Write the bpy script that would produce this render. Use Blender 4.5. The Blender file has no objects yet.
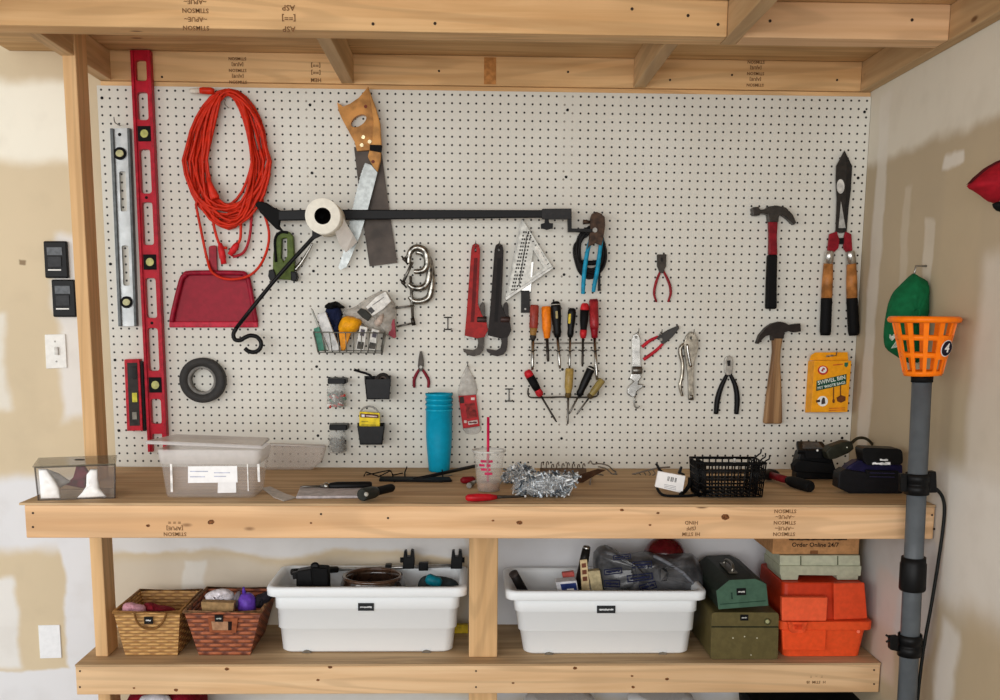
import bpy, bmesh, math, random
from mathutils import Vector, Matrix
from mathutils.geometry import tessellate_polygon
random.seed(7)
IN = 0.0254
C = bpy.context.scene.collection
# ------------------------------------------------------------------ camera
CF, CY0 = 987.0585, 466.802
CAMP = Vector((46.0204 * IN, -127.9663 * IN, 0.90 + 20.4313 * IN))
RX, RY, RZ = -0.1514, -0.0080, -0.0296
ROT = (Matrix.Rotation(RZ, 3, 'Z') @ Matrix.Rotation(RX, 3, 'X') @ Matrix.Rotation(RY, 3, 'Y'))
cd = bpy.data.cameras.new('camera'); cam = bpy.data.objects.new('camera', cd); C.objects.link(cam)
cd.sensor_width = 36.0; cd.lens = CF / 1000 * 36.0; cd.shift_y = (CY0 - 350) / 1000.0; cd.clip_start = 0.05
R4 = Matrix([[ROT[i][0], ROT[i][2], -ROT[i][1]] for i in range(3)]).to_4x4()
cam.matrix_world = Matrix.Translation(CAMP) @ R4
bpy.context.scene.camera = cam

def ray(px, py):
    return ROT @ Vector(((px - 500) / CF, 1.0, (CY0 - py) / CF))
def W(px, py, Y=0.0):            # photo point -> point on the upright plane y = Y
    d = ray(px, py); t = (Y - CAMP.y) / d.y; return CAMP + d * t
def G(px, py, Z):                # photo point -> point on the level plane z = Z
    d = ray(px, py); t = (Z - CAMP.z) / d.z; return CAMP + d * t
def RW(px, py, X):               # photo point -> point on the plane x = X
    d = ray(px, py); t = (X - CAMP.x) / d.x; return CAMP + d * t
def PX(Y=0.0):                   # metres per photo pixel at depth Y
    return (Y - CAMP.y) / CF
def cat(pts, n=6, closed=False):  # Catmull-Rom
    out = []; L = len(pts)
    P = [Vector(p) for p in pts]
    for i in range(L if closed else L - 1):
        a = P[(i - 1) % L] if (closed or i > 0) else P[0]
        b = P[i]; c = P[(i + 1) % L]
        d = P[(i + 2) % L] if (closed or i + 2 < L) else P[-1]
        for k in range(n):
            t = k / n
            out.append(0.5 * ((2 * b) + (c - a) * t + (2 * a - 5 * b + 4 * c - d) * t * t + (3 * b - a - 3 * c + d) * t ** 3))
    if not closed: out.append(P[-1])
    return out
# zone heights / planes
ZB = 0.90 + 0.7507 * IN          # bench top
ZL = 0.90 - 20.8595 * IN         # lower shelf top
ZU = 0.90 + 48.5958 * IN         # underside of overhead beams
YB, YL, YU = -25.15 * IN, -14.30 * IN, -23.20 * IN
XR = 96.05 * IN                  # right wall
XBL, XLL = -0.6955 * IN, -0.901 * IN
YW = 0.026                        # back wall face

# ------------------------------------------------------------------ materials
def srgb(c):
    def f(u):
        u /= 255.0
        return u / 12.92 if u <= 0.04045 else ((u + 0.055) / 1.055) ** 2.4
    return (f(c[0]), f(c[1]), f(c[2]), 1.0)
class NT:
    def __init__(s, m): s.n = m.node_tree.nodes; s.l = m.node_tree.links; s.bsdf = s.n['Principled BSDF']
    def node(s, t, **kw):
        n = s.n.new(t)
        for k, v in kw.items(): setattr(n, k, v)
        return n
    def put(s, v, sock):
        if hasattr(v, 'links') or isinstance(v, bpy.types.NodeSocket): s.l.new(v, sock)
        else: sock.default_value = v
    def math(s, op, a, b=0.0, c=0.0):
        n = s.node('ShaderNodeMath', operation=op)
        s.put(a, n.inputs[0]); s.put(b, n.inputs[1]); s.put(c, n.inputs[2]); return n.outputs[0]
    def mix(s, fac, a, b, mode='MIX'):
        n = s.node('ShaderNodeMix', data_type='RGBA', blend_type=mode)
        s.put(fac, n.inputs[0]); s.put(a, n.inputs[6]); s.put(b, n.inputs[7]); return n.outputs[2]
    def coord(s): return s.node('ShaderNodeTexCoord').outputs['Object']
    def mapping(s, co, scale, loc=(0, 0, 0)):
        n = s.node('ShaderNodeMapping'); s.l.new(co, n.inputs[0]); n.inputs['Scale'].default_value = scale; n.inputs['Location'].default_value = loc; return n.outputs[0]
    def noise(s, co, scale, detail=3, rough=0.5, dist=0.0):
        n = s.node('ShaderNodeTexNoise'); s.l.new(co, n.inputs['Vector']); n.inputs['Scale'].default_value = scale
        n.inputs['Detail'].default_value = detail; n.inputs['Roughness'].default_value = rough; n.inputs['Distortion'].default_value = dist; return n.outputs[0]
    def smooth(s, v, a, b):
        n = s.node('ShaderNodeMapRange', interpolation_type='SMOOTHSTEP'); s.put(v, n.inputs[0]); n.inputs[1].default_value = a; n.inputs[2].default_value = b; return n.outputs[0]
    def bump(s, h, strength, dist=0.002):
        n = s.node('ShaderNodeBump'); n.inputs['Strength'].default_value = strength; n.inputs['Distance'].default_value = dist
        s.l.new(h, n.inputs['Height']); s.l.new(n.outputs[0], s.bsdf.inputs['Normal'])
def newmat(name):
    m = bpy.data.materials.new(name); m.use_nodes = True; return m, NT(m)
_mc = {}
def M(col, rough=0.55, metal=0.0, alpha=1.0, var=0.12, scale=60, bump=0.0, coat=0.0, name=None):
    key = (tuple(col), rough, metal, alpha, var, scale, bump, coat)
    if key in _mc: return _mc[key]
    m, t = newmat(name or 'surface'); b = t.bsdf
    co = t.coord(); n = t.noise(co, scale, 4)
    c = srgb(col); d = tuple(max(0, x * (1 - 2.2 * var)) for x in c[:3]) + (1,); e = tuple(min(1, x * (1 + 1.2 * var)) for x in c[:3]) + (1,)
    t.l.new(t.mix(t.smooth(n, 0.3, 0.7), d, e), b.inputs['Base Color'])
    b.inputs['Roughness'].default_value = rough; b.inputs['Metallic'].default_value = metal; b.inputs['Alpha'].default_value = alpha
    if metal < .3: b.inputs['Specular IOR Level'].default_value = .16 if not coat else .5
    if coat: b.inputs['Coat Weight'].default_value = coat
    if bump: t.bump(n, bump, 0.003)
    _mc[key] = m; return m
def wood(name, light, dark, axis, rough=0.62, gr=1.0, knots=True, off=0.0):
    m, t = newmat(name); co = t.coord()
    a = [26 * gr] * 3; a['XYZ'.index(axis)] = 1.1
    mp = t.mapping(co, tuple(a), (off, off * 1.7, off * .6))
    n1 = t.noise(mp, 1.0, 5, 0.6, 0.6)
    b = [7 * gr] * 3; b['XYZ'.index(axis)] = 0.55
    mp2 = t.mapping(co, tuple(b), (off * 2, off, off * 3.1))
    n2 = t.noise(mp2, 1.0, 2, 0.5, 0.8)
    rings = t.math('SINE', t.math('MULTIPLY', n2, 46.0))
    rings = t.smooth(rings, -0.2, 1.0)
    col = t.mix(t.smooth(n1, 0.3, 0.72), srgb(light), srgb(dark))
    col = t.mix(t.math('MULTIPLY', rings, 0.22), col, srgb(tuple(x * .66 for x in dark)))
    big = t.noise(co, 2.3, 2)
    col = t.mix(t.math('MULTIPLY', t.smooth(big, 0.42, 0.68), 0.28), col, srgb(tuple(x * 0.86 for x in dark)))
    if knots:
        k = [13.0] * 3; k['XYZ'.index(axis)] = 5.0
        v = t.node('ShaderNodeTexVoronoi'); t.l.new(t.mapping(co, tuple(k), (off * 5, off * 2, off)), v.inputs['Vector']); v.inputs['Scale'].default_value = 1.0
        sel = t.node('ShaderNodeSeparateColor'); t.l.new(v.outputs['Color'], sel.inputs[0])
        kn = t.math('MULTIPLY', t.math('SUBTRACT', 1.0, t.smooth(v.outputs['Distance'], 0.04, 0.12)), t.math('GREATER_THAN', sel.outputs[0], 0.74))
        col = t.mix(t.math('MULTIPLY', kn, 0.85), col, srgb((92, 56, 28)))
    t.l.new(col, t.bsdf.inputs['Base Color']); t.bsdf.inputs['Roughness'].default_value = rough
    t.bsdf.inputs['Specular IOR Level'].default_value = .2; t.bump(n1, 0.12, 0.001); return m
WX = wood('pine_lengthwise', (233, 193, 149), (214, 169, 123), 'X')
WX2 = wood('pine_beam', (234, 194, 142), (212, 166, 112), 'X', off=3.3)
WX3 = wood('pine_shelf_edge', (234, 199, 156), (217, 176, 130), 'X', off=7.1)
WY = wood('pine_joist', (214, 182, 138), (188, 152, 108), 'Y', off=1.9)
WZ = wood('pine_post', (226, 186, 136), (206, 164, 114), 'Z', off=5.2, knots=False)
WTOP = wood('worn_plywood', (208, 178, 138), (174, 142, 104), 'X', off=2.2, knots=False, rough=.7)
WDECK = wood('plywood_deck', (216, 180, 132), (190, 150, 102), 'X', off=9.2)
BLACK = M((15, 15, 16), .42, var=.05); BLACKR = M((11, 11, 12), .7, var=.05); DKGREY = M((48, 47, 46), .5)
CHROME = M((168, 166, 161), .24, 1.0, var=.16, scale=28); STEEL = M((122, 119, 113), .38, .9); DKSTEEL = M((60, 55, 50), .45, .8)
RUST = M((72, 52, 38), .6, .5, var=.25); WHITE = M((236, 235, 230), .5, var=.03); RED = M((168, 24, 32), .4)
DKRED = M((132, 22, 32), .55); CRIMSON = M((150, 16, 40), .42, var=.06); ORED = M((204, 46, 22), .38, var=.08)
BROWNMETAL = M((62, 46, 38), .5, .6)
YELLOW = M((236, 208, 40), .45); ORANGE = M((248, 136, 34), .4, var=.05); TEAL = M((12, 152, 184), .4, var=.05); HOOKM = M((150, 148, 142), .3, .9)

# ------------------------------------------------------------------ mesh builder
def ragged(x0, x1, y0, y1, n=9):
    top = [(x0 + (x1 - x0) * i / n, y0 + (y1 - y0) * random.uniform(0, .35)) for i in range(n + 1)]; low = [(x0 + (x1 - x0) * i / n, y1 - (y1 - y0) * random.uniform(0, .3)) for i in range(n, -1, -1)]
    return top + low
class MB:
    def __init__(s): s.v = []; s.f = []; s.s = []
    def add(s, vs, fs, smooth=False):
        o = len(s.v); s.v += [Vector(v) for v in vs]
        for f in fs: s.f.append(tuple(i + o for i in f)); s.s.append(smooth)
        return s
    def box(s, lo, hi, M4=None):
        x0, y0, z0 = lo; x1, y1, z1 = hi
        vs = [Vector(p) for p in ((x0, y0, z0), (x1, y0, z0), (x1, y1, z0), (x0, y1, z0), (x0, y0, z1), (x1, y0, z1), (x1, y1, z1), (x0, y1, z1))]
        if M4: vs = [M4 @ v for v in vs]
        return s.add(vs, [(0, 3, 2, 1), (4, 5, 6, 7), (0, 1, 5, 4), (1, 2, 6, 5), (2, 3, 7, 6), (3, 0, 4, 7)])
    def hexa(s, a, b):      # two matching loops of corners
        n = len(a); vs = list(a) + list(b)
        return s.add(vs, [tuple(range(n))[::-1], tuple(range(n, 2 * n))] + [(i, (i + 1) % n, n + (i + 1) % n, n + i) for i in range(n)])
    def prism(s, pts, vec, holes=()):   # planar loop + holes extruded along vec
        loops = [[Vector(p) for p in pts]] + [[Vector(p) for p in h] for h in holes]
        flat = [p for l in loops for p in l]; n = len(flat); vec = Vector(vec)
        tris = tessellate_polygon(loops)
        fs = [tuple(t) for t in tris] + [tuple(i + n for i in t)[::-1] for t in tris]
        o = 0
        for l in loops:
            k = len(l)
            for i in range(k): fs.append((o + i, o + (i + 1) % k, n + o + (i + 1) % k, n + o + i))
            o += k
        return s.add(flat + [p + vec for p in flat], fs)
    def plate(s, px, Y, th, holes=(), smooth=0):  # photo outline on the plane Y, thickness th towards the room
        f = (lambda L: [W(p[0], p[1], Y - th) for p in (cat([Vector((q[0], q[1], 0)) for q in L], smooth, True) if smooth else L)])
        return s.prism(f(px), (0, th, 0), [f(h) for h in holes])
    def rings(s, R, cap0=True, cap1=True, smooth=True, closed=True):
        n = len(R[0]); vs = [p for r in R for p in r]; fs = []
        for k in range(len(R) - 1):
            for i in range(n if closed else n - 1):
                j = (i + 1) % n; fs.append((k * n + i, k * n + j, (k + 1) * n + j, (k + 1) * n + i))
        s.add(vs, fs, smooth)
        o = len(s.v) - len(vs)
        if cap0: s.f.append(tuple(o + i for i in range(n))[::-1]); s.s.append(False)
        if cap1: s.f.append(tuple(o + (len(R) - 1) * n + i for i in range(n))); s.s.append(False)
        return s
    def tube(s, pts, r, seg=8, closed=False, flat=1.0):
        P = [Vector(p) for p in pts]; L = len(P); R = []; up = None
        for i, p in enumerate(P):
            a = P[(i - 1) % L] if (closed or i) else P[0]; b = P[(i + 1) % L] if (closed or i < L - 1) else P[-1]
            t = (b - a)
            t = t.normalized() if t.length > 1e-9 else Vector((0, 0, 1))
            if up is None:
                up = Vector((0, 1, 0)) if abs(t.y) < .9 else Vector((1, 0, 0))
            u = (up - t * up.dot(t)); u = u.normalized() if u.length > 1e-6 else t.orthogonal().normalized()
            up = u; w = t.cross(u); rr = r[i] if isinstance(r, (list, tuple)) else r
            R.append([p + u * (math.cos(2 * math.pi * k / seg) * rr * flat) + w * (math.sin(2 * math.pi * k / seg) * rr) for k in range(seg)])
        if closed: R.append(R[0]); return s.rings(R, False, False)
        return s.rings(R)
    def ptube(s, px, Y, rpx, seg=8, n=5, flat=1.0, closed=False):
        Ys = Y if isinstance(Y, (list, tuple)) else [Y] * len(px)
        P = [W(p[0], p[1], y) for p, y in zip(px, Ys)]
        if n > 1: P = cat(P, n, closed)
        k = PX(Ys[0])
        if isinstance(rpx, (list, tuple)):
            m = len(rpx) - 1; r = []
            for i in range(len(P)):
                t = i / (len(P) - 1) * m; a = min(int(t), m - 1) if m else 0
                r.append(k * (rpx[a] + (rpx[min(a + 1, m)] - rpx[a]) * (t - a)))
        else: r = rpx * k
        return s.tube(P, r, seg, closed, flat)
    def lathe(s, P0, P1, prof, seg=20, cap0=True, cap1=True):   # prof: (t along axis, radius m)
        P0 = Vector(P0); P1 = Vector(P1); ax = (P1 - P0); d = ax.normalized(); u = d.orthogonal().normalized(); w = d.cross(u)
        R = [[P0 + ax * t + (u * math.cos(2 * math.pi * k / seg) + w * math.sin(2 * math.pi * k / seg)) * r for k in range(seg)] for t, r in prof]
        return s.rings(R, cap0, cap1)
    def ball(s, c, r, seg=14, rg=9, noise=0.0):
        c = Vector(c); r = Vector(r) if not isinstance(r, (int, float)) else Vector((r, r, r)); R = []
        for j in range(rg + 1):
            th = math.pi * (0.02 + 0.96 * j / rg)
            R.append([c + Vector((r.x * math.sin(th) * math.cos(2 * math.pi * k / seg), r.y * math.sin(th) * math.sin(2 * math.pi * k / seg), r.z * math.cos(th))) * (1 + random.uniform(-noise, noise)) for k in range(seg)])
        return s.rings(R)
    def puff(s, loop, depth, wr=0.0, L=5, back=0.25, vec=(0, -1, 0), pw=.75):   # pillow grown from a closed loop
        P = [Vector(p) for p in loop]; c = sum(P, Vector()) / len(P); vec = Vector(vec); R = []
        for k in range(-2, L + 1):
            a = (k / L) * math.pi / 2 * .93
            sc = math.cos(a) ** pw; off = math.sin(a) * depth * (1 if k > 0 else back)
            R.append([c + (p - c) * sc + vec * off * (1 + random.uniform(-wr, wr)) + (Vector((random.uniform(-wr, wr), 0, random.uniform(-wr, wr))) * depth * .25 if k else Vector()) for p in P])
        return s.rings(R)
    def ppuff(s, px, Y, depth, wr=0.0, n=4, **kw):
        P = cat([W(p[0], p[1], Y) for p in px], n, True); return s.puff(P, depth, wr, **kw)
    def text(s, body, loc, size, yaw=0.0, roll=0.0, depth=0.0004, align='CENTER', sx=1.0, space=1.0, M3=None):
        cu = bpy.data.curves.new('t', 'FONT'); cu.body = body; cu.size = size; cu.align_x = align; cu.align_y = 'CENTER'; cu.extrude = depth; cu.resolution_u = 2; cu.offset = size * .018; cu.space_character = space
        ob = bpy.data.objects.new('t', cu); C.objects.link(ob); bpy.context.view_layer.update()
        me = bpy.data.meshes.new_from_object(ob.evaluated_get(bpy.context.evaluated_depsgraph_get()))
        mt = M3 if M3 is not None else (Matrix.Rotation(yaw, 3, 'Z') @ Matrix.Rotation(roll, 3, 'Y') @ Matrix.Rotation(math.pi / 2, 3, 'X'))
        vs = [Vector(loc) + mt @ Vector((v.co.x * sx, v.co.y, v.co.z)) for v in me.vertices]
        fs = [tuple(p.vertices) for p in me.polygons]
        bpy.data.objects.remove(ob); bpy.data.curves.remove(cu); bpy.data.meshes.remove(me)
        return s.add(vs, fs)
    def build(s, name, mat, parent=None, bevel=0.0, sub=0, seg=2, fixn=True):
        if parent is not None:
            bpy_loc = parent.get('_w'); off = Vector(bpy_loc)
        else:
            xs = [v.x for v in s.v]; ys = [v.y for v in s.v]; off = Vector(((min(xs) + max(xs)) / 2, (min(ys) + max(ys)) / 2, min(v.z for v in s.v)))
        me = bpy.data.meshes.new(name); me.from_pydata([v - off for v in s.v], [], s.f)
        for p, sm in zip(me.polygons, s.s): p.use_smooth = sm
        if fixn:
            bm = bmesh.new(); bm.from_mesh(me)
            bmesh.ops.remove_doubles(bm, verts=bm.verts, dist=1e-6)
            bmesh.ops.recalc_face_normals(bm, faces=bm.faces); bm.to_mesh(me); bm.free()
        me.materials.append(mat)
        o = bpy.data.objects.new(name, me); C.objects.link(o)
        if parent is not None: o.parent = parent
        else: o.location = off
        o['_w'] = tuple(off)
        if bevel:
            b = o.modifiers.new('bevel', 'BEVEL'); b.width = bevel; b.segments = seg; b.limit_method = 'ANGLE'; b.angle_limit = math.radians(40)
        if sub:
            b = o.modifiers.new('subdivision', 'SUBSURF'); b.levels = sub; b.render_levels = sub
        return o
def thing(name, label, category, loc, group=None):
    o = bpy.data.objects.new(name, None); o.empty_display_size = .02; C.objects.link(o); o.location = loc; o['_w'] = tuple(loc)
    return tag(o, label, category, group)
def tag(o, label, category, group=None, kind=None):
    o['label'] = label; o['category'] = category
    if group: o['group'] = group
    if kind: o['kind'] = kind
    return o
def struct(o): o['kind'] = 'structure'; return o
def dup(root, delta, label=None):
    r = root.copy(); C.objects.link(r); r.location = Vector(root.location) + Vector(delta); r['_w'] = tuple(r.location)
    if label: r['label'] = label
    for ch in root.children:
        c = ch.copy(); C.objects.link(c); c.parent = r; c['_w'] = r['_w']
        for g in ch.children:
            d = g.copy(); C.objects.link(d); d.parent = c; d['_w'] = r['_w']
    return r
def rrect(cx, cy, hx, hy, r, z, n=5):
    out = []
    for (sx, sy, a0) in ((1, 1, 0), (-1, 1, 90), (-1, -1, 180), (1, -1, 270)):
        for k in range(n + 1):
            a = math.radians(a0 + 90 * k / n)
            out.append(Vector((cx + sx * (hx - r) + r * math.cos(a), cy + sy * (hy - r) + r * math.sin(a), z)))
    return out
# ------------------------------------------------------------------ the setting
def drywall(name, base, patches, ax, ay, rough=0.85, warp=0.045):
    """bare plasterboard with brushed joint compound: soft rectangles (colour, u0,u1,v0,v1,soft,strength)"""
    m, t = newmat(name); co = t.coord()
    wn = t.node('ShaderNodeTexNoise'); t.l.new(co, wn.inputs['Vector']); wn.inputs['Scale'].default_value = 5.0; wn.inputs['Detail'].default_value = 4
    sub = t.node('ShaderNodeVectorMath', operation='SUBTRACT'); t.l.new(wn.outputs['Color'], sub.inputs[0]); sub.inputs[1].default_value = (.5, .5, .5)
    sc = t.node('ShaderNodeVectorMath', operation='SCALE'); t.l.new(sub.outputs[0], sc.inputs[0]); sc.inputs[3].default_value = warp * 2
    ad = t.node('ShaderNodeVectorMath', operation='ADD'); t.l.new(co, ad.inputs[0]); t.l.new(sc.outputs[0], ad.inputs[1])
    sx = t.node('ShaderNodeSeparateXYZ'); t.l.new(ad.outputs[0], sx.inputs[0])
    u = sx.outputs[ax]; v = sx.outputs[ay]
    col = srgb(base); n = t.noise(co, 9, 5); n2 = t.noise(co, 1.7, 3)
    col = t.mix(t.math('MULTIPLY', t.smooth(n2, .35, .7), .3), col, srgb(tuple(x * .88 for x in base)))
    for (c, u0, u1, v0, v1, sf, st) in patches:
        a = t.smooth(u, u0 - sf, u0 + sf); b = t.math('SUBTRACT', 1.0, t.smooth(u, u1 - sf, u1 + sf))
        e = t.smooth(v, v0 - sf, v0 + sf); f = t.math('SUBTRACT', 1.0, t.smooth(v, v1 - sf, v1 + sf))
        k = t.math('MULTIPLY', t.math('MULTIPLY', a, b), t.math('MULTIPLY', e, f))
        col = t.mix(t.math('MULTIPLY', k, st), col, srgb(c))
    col = t.mix(t.math('MULTIPLY', t.smooth(n, .45, .75), .10), col, srgb((150, 135, 110)))
    t.l.new(col, t.bsdf.inputs['Base Color']); t.bsdf.inputs['Roughness'].default_value = rough
    t.bump(n, .08, .002); return m
def wb(px0, py0, px1, py1):       # photo rectangle on the back wall -> u,v range
    a = W(px0, py1, YW); b = W(px1, py0, YW); return (a.x, b.x, a.z, b.z)
def wr(px0, py0, px1, py1):       # photo rectangle on the right wall -> (y,z) range
    a = RW(px0, (py0 + py1) / 2, XR); b = RW(px1, (py0 + py1) / 2, XR)
    return (b.y, a.y, RW((px0 + px1) / 2, py1, XR).z, RW((px0 + px1) / 2, py0, XR).z)
MUD = (238, 236, 228)
pb = [((241, 236, 220),) + wb(-200, 84, 78, 158) + (.025, .95),
      ((232, 231, 230),) + wb(62, 236, 84, 420) + (.018, .75),
      ((230, 228, 220),) + wb(-40, 310, 4, 410) + (.015, .7),
      ((226, 227, 230),) + wb(-200, 478, 96, 548) + (.03, .95),
      ((226, 227, 230),) + wb(68, 540, 100, 672) + (.01, .95),
      ((228, 229, 232),) + wb(-200, 668, 110, 760) + (.008, .95),
      ((232, 231, 228),) + wb(-60, 575, 14, 665) + (.015, .9),
      ((228, 228, 228),) + wb(96, 500, 470, 553) + (.012, .9),
      ((214, 203, 185),) + wb(100, 560, 470, 640) + (.02, .8),
      ((226, 222, 212),) + wb(186, 563, 208, 592) + (.008, .9),
      ((222, 223, 226),) + wb(470, 500, 930, 700) + (.03, .95),
      ((226, 224, 218),) + wb(150, 690, 470, 800) + (.03, .95),
      ((120, 96, 66),) + wb(18.5, 262.5, 25, 267.5) + (.003, .8)]
wallm = drywall('plasterboard_back', (214, 196, 164), pb, 0, 2)
def flat_wall(name, lo, hi, mat):
    b = MB().box(lo, hi); me = b.build(name, mat); me.location = (0, 0, 0)
    off = Vector(me['_w'])
    for v in me.data.vertices: v.co += off
    me['_w'] = (0, 0, 0); return struct(me)
flat_wall('wall_back', (-2.2, YW, 0), (XR, YW + .1, 2.75), wallm)
pr = [((222, 215, 198), -3.6, .05, RW(885, 160, XR).z, 3.0, .022, .97),
      
      ((228, 222, 210),) + wr(868, 100, 879, 460) + (.012, .6),
      ((214, 204, 186),) + wr(921, 222, 931, 345) + (.008, .7),
      ((216, 206, 190), -3.6, RW(980, 300, XR).y, RW(985, 480, XR).z, RW(985, 250, XR).z, .03, .8),
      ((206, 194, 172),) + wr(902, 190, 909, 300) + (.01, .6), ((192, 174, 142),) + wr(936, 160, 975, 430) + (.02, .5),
      ((226, 220, 208),) + wr(942, 152, 962, 166) + (.008, .8),
      ((226, 220, 210), -3.6, RW(932, 500, XR).y, RW(940, 600, XR).z, RW(940, 462, XR).z, .05, .92),
      ((214, 214, 214),) + wr(862, 520, 935, 640) + (.03, .8),
      ((216, 196, 184),) + wr(874, 570, 896, 680) + (.02, .6),
      ((224, 218, 208),) + wr(936, 620, 956, 720) + (.02, .8),
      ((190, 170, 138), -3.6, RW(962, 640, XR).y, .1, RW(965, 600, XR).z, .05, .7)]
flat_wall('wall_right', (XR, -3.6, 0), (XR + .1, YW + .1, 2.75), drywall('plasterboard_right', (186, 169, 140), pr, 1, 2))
m, t = newmat('concrete'); n = t.noise(t.coord(), 6, 6)
t.l.new(t.mix(t.smooth(n, .3, .7), srgb((150, 146, 140)), srgb((172, 168, 160))), t.bsdf.inputs['Base Color']); t.bsdf.inputs['Roughness'].default_value = .8
flat_wall('floor', (-2.2, -3.6, -.1), (XR + .1, YW + .1, 0), m)
flat_wall('ceiling', (-2.2, -3.6, 2.75), (XR + .1, YW + .1, 2.85), M((226, 222, 214), .9))

# ------------------------------------------------------------------ pegboard
m, t = newmat('white_pegboard'); co = t.coord()
sx = t.node('ShaderNodeSeparateXYZ'); t.l.new(co, sx.inputs[0])
fu = t.math('SUBTRACT', t.math('FRACT', t.math('DIVIDE', sx.outputs[0], IN)), .5)
fv = t.math('SUBTRACT', t.math('FRACT', t.math('DIVIDE', sx.outputs[2], IN)), .5)
d = t.math('SQRT', t.math('ADD', t.math('MULTIPLY', fu, fu), t.math('MULTIPLY', fv, fv)))
hole = t.math('SUBTRACT', 1.0, t.smooth(d, .105, .165))
studs = None
for px in (311, 566):
    k = t.math('LESS_THAN', t.math('ABSOLUTE', t.math('SUBTRACT', sx.outputs[0], W(px, 250, 0).x)), .018)
    studs = k if studs is None else t.math('ADD', studs, k)
holec = t.mix(t.math('MULTIPLY', studs, .55), srgb((30, 27, 24)), srgb((176, 170, 158)))
n = t.noise(co, 3, 3)
basec = t.mix(t.smooth(n, .3, .7), srgb((218, 216, 206)), srgb((211, 208, 197)))
t.l.new(t.mix(hole, basec, holec), t.bsdf.inputs['Base Color']); t.bsdf.inputs['Roughness'].default_value = .42; t.bsdf.inputs['Specular IOR Level'].default_value = .25
PEGM = m
pg = thing('pegboard', 'white pegboard panel with rows of small holes, above the workbench', 'pegboard', (0, 0, 0.90))
MB().box((0, 0, .90), (96 * IN, .006, .90 + 48 * IN)).build('panel', PEGM, pg)
MB().box((0.01, .006, .90 + 46.5 * IN), (96 * IN, YW - .001, .90 + 48.55 * IN)).build('furring_strip', WX2, pg)
for p in ((310, 105), (312, 173), (567.5, 110), (566, 177), (864.5, 112), (858, 178), (102, 98), (110.6, 264), (313.5, 271), (564, 274.6), (316.6, 366.6), (318, 435.6), (562.4, 369.4), (842, 438), (115, 360), (119, 430.6), (561.4, 438.4)):
    a = W(p[0], p[1], 0); MB().lathe(a, a + Vector((0, -.003, 0)), [(0, .0046), (.6, .0046), (1, .003)], 10).build('screw', BLACK, pg)

# ------------------------------------------------------------------ lumber
def stamp(mb, px, py, Y, lines, size, upside=True, lead=1.35):
    a = W(px, py, Y); k = 0
    for ln in lines:
        mb.text(ln, a + Vector((0, -.0006, (1 if upside else -1) * k * size * lead)), size, roll=math.pi if upside else 0, depth=.0002, space=1.05); k += 1
STAMP = M((128, 92, 58), .7); STAMPD = M((104, 76, 50), .7)
FL = .038
bx0, bx1 = XBL, XR - .004
post_x0 = W(89.5, 560, -0.30).x; post_x1 = post_x0 + FL
PYF = -11.6 * IN; PYB = PYF + .089
bench = thing('workbench', 'long pine workbench with plywood top and lower shelf under the pegboard', 'workbench', ((bx0 + bx1) / 2, YB / 2, ZL - .1))
g = .004
hole = [Vector((post_x0 - g, PYF - g, ZB - .006)), Vector((post_x1 + g, PYF - g, ZB - .006)), Vector((post_x1 + g, PYB + g, ZB - .006)), Vector((post_x0 - g, PYB + g, ZB - .006))]
MB().prism([(bx0 - .012, YB - .002, ZB - .006), (bx1, YB - .002, ZB - .006), (bx1, -.001, ZB - .006), (bx0 - .012, -.001, ZB - .006)], (0, 0, .006), [hole]).build('bench_top', WTOP, bench)
aprZ0 = ZB - .0065 - .089
ap = MB().box((bx0, YB, aprZ0), (bx1, YB + FL, ZB - .0065)).build('apron', WX, bench, bevel=.003)
for px, lines in ((784, ['STIMSON', '~APUE~', 'STIMSON', '~APUE~', 'STIMSON']), (691, ['HI STIM', '(SPF', 'HIND']), (175, ['STIMSON', '[APUE]', '= = ='])):
    st = MB(); stamp(st, px, 534, YB, lines, .0142, True, 1.12); st.build('grade_stamp', STAMP, ap)
sl = MB().box((XLL, YL - .001, ZL - .006), (bx1, YW - .001, ZL)).build('lower_shelf', WTOP, bench)
lap = MB().box((XLL, YL, ZL - .0065 - .089), (bx1, YL + FL, ZL - .0065)).build('shelf_apron', WX3, bench, bevel=.003)
st = MB(); stamp(st, 816, 682, YL, ['H  STIM  IB', '::   ..   ::'], .012); st.build('grade_stamp', STAMP, lap)
# knots / nail heads on the aprons
def knots(parent, pts, Y):
    for x, y, r in pts:
        P = [W(x + r * 1.5 * math.cos(k * .3927) * random.uniform(.8, 1.1), y + r * math.sin(k * .3927) * random.uniform(.8, 1.1), Y) + Vector((0, .003, 0)) for k in range(16)]
        MB().prism(P, (0, -.0034, 0)).build('knot', M((122, 76, 42), .65, var=.3, scale=200), parent)
def nails(parent, pts, Y, r=.004):
    for p in pts:
        a = W(p[0], p[1], Y); MB().lathe(a + Vector((0, .002, 0)), a + Vector((0, -.0012, 0)), [(0, r), (1, r)], 10).build('screw_head', M((58, 44, 34), .6), parent)
nails(ap, [(33, 513), (33, 527), (932, 515), (934, 529), (321, 514), (388, 518)], YB, .003)
nails(lap, [(80, 671), (80, 687), (476, 671), (476, 687), (874, 670), (874, 684)], YL, .003)
knots(ap, [(519.4, 522.6, 2.2), (493, 520.6, 1), (725, 517, 3), (622, 510, 1.4), (658, 513, 1.2), (211, 522, 2.4), (148, 525.6, 1.4), (311, 523, .9), (650, 525, 1)], YB)
knots(lap, [(227, 669, 1.6), (176, 690, 1.5), (134, 688, 1), (633, 687, 1.3), (632, 676, 1), (575, 668, 1.5), (667, 679, 1.4), (330, 667, 1.6), (318, 680, 1.2), (513, 683, 1)], YL)
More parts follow.
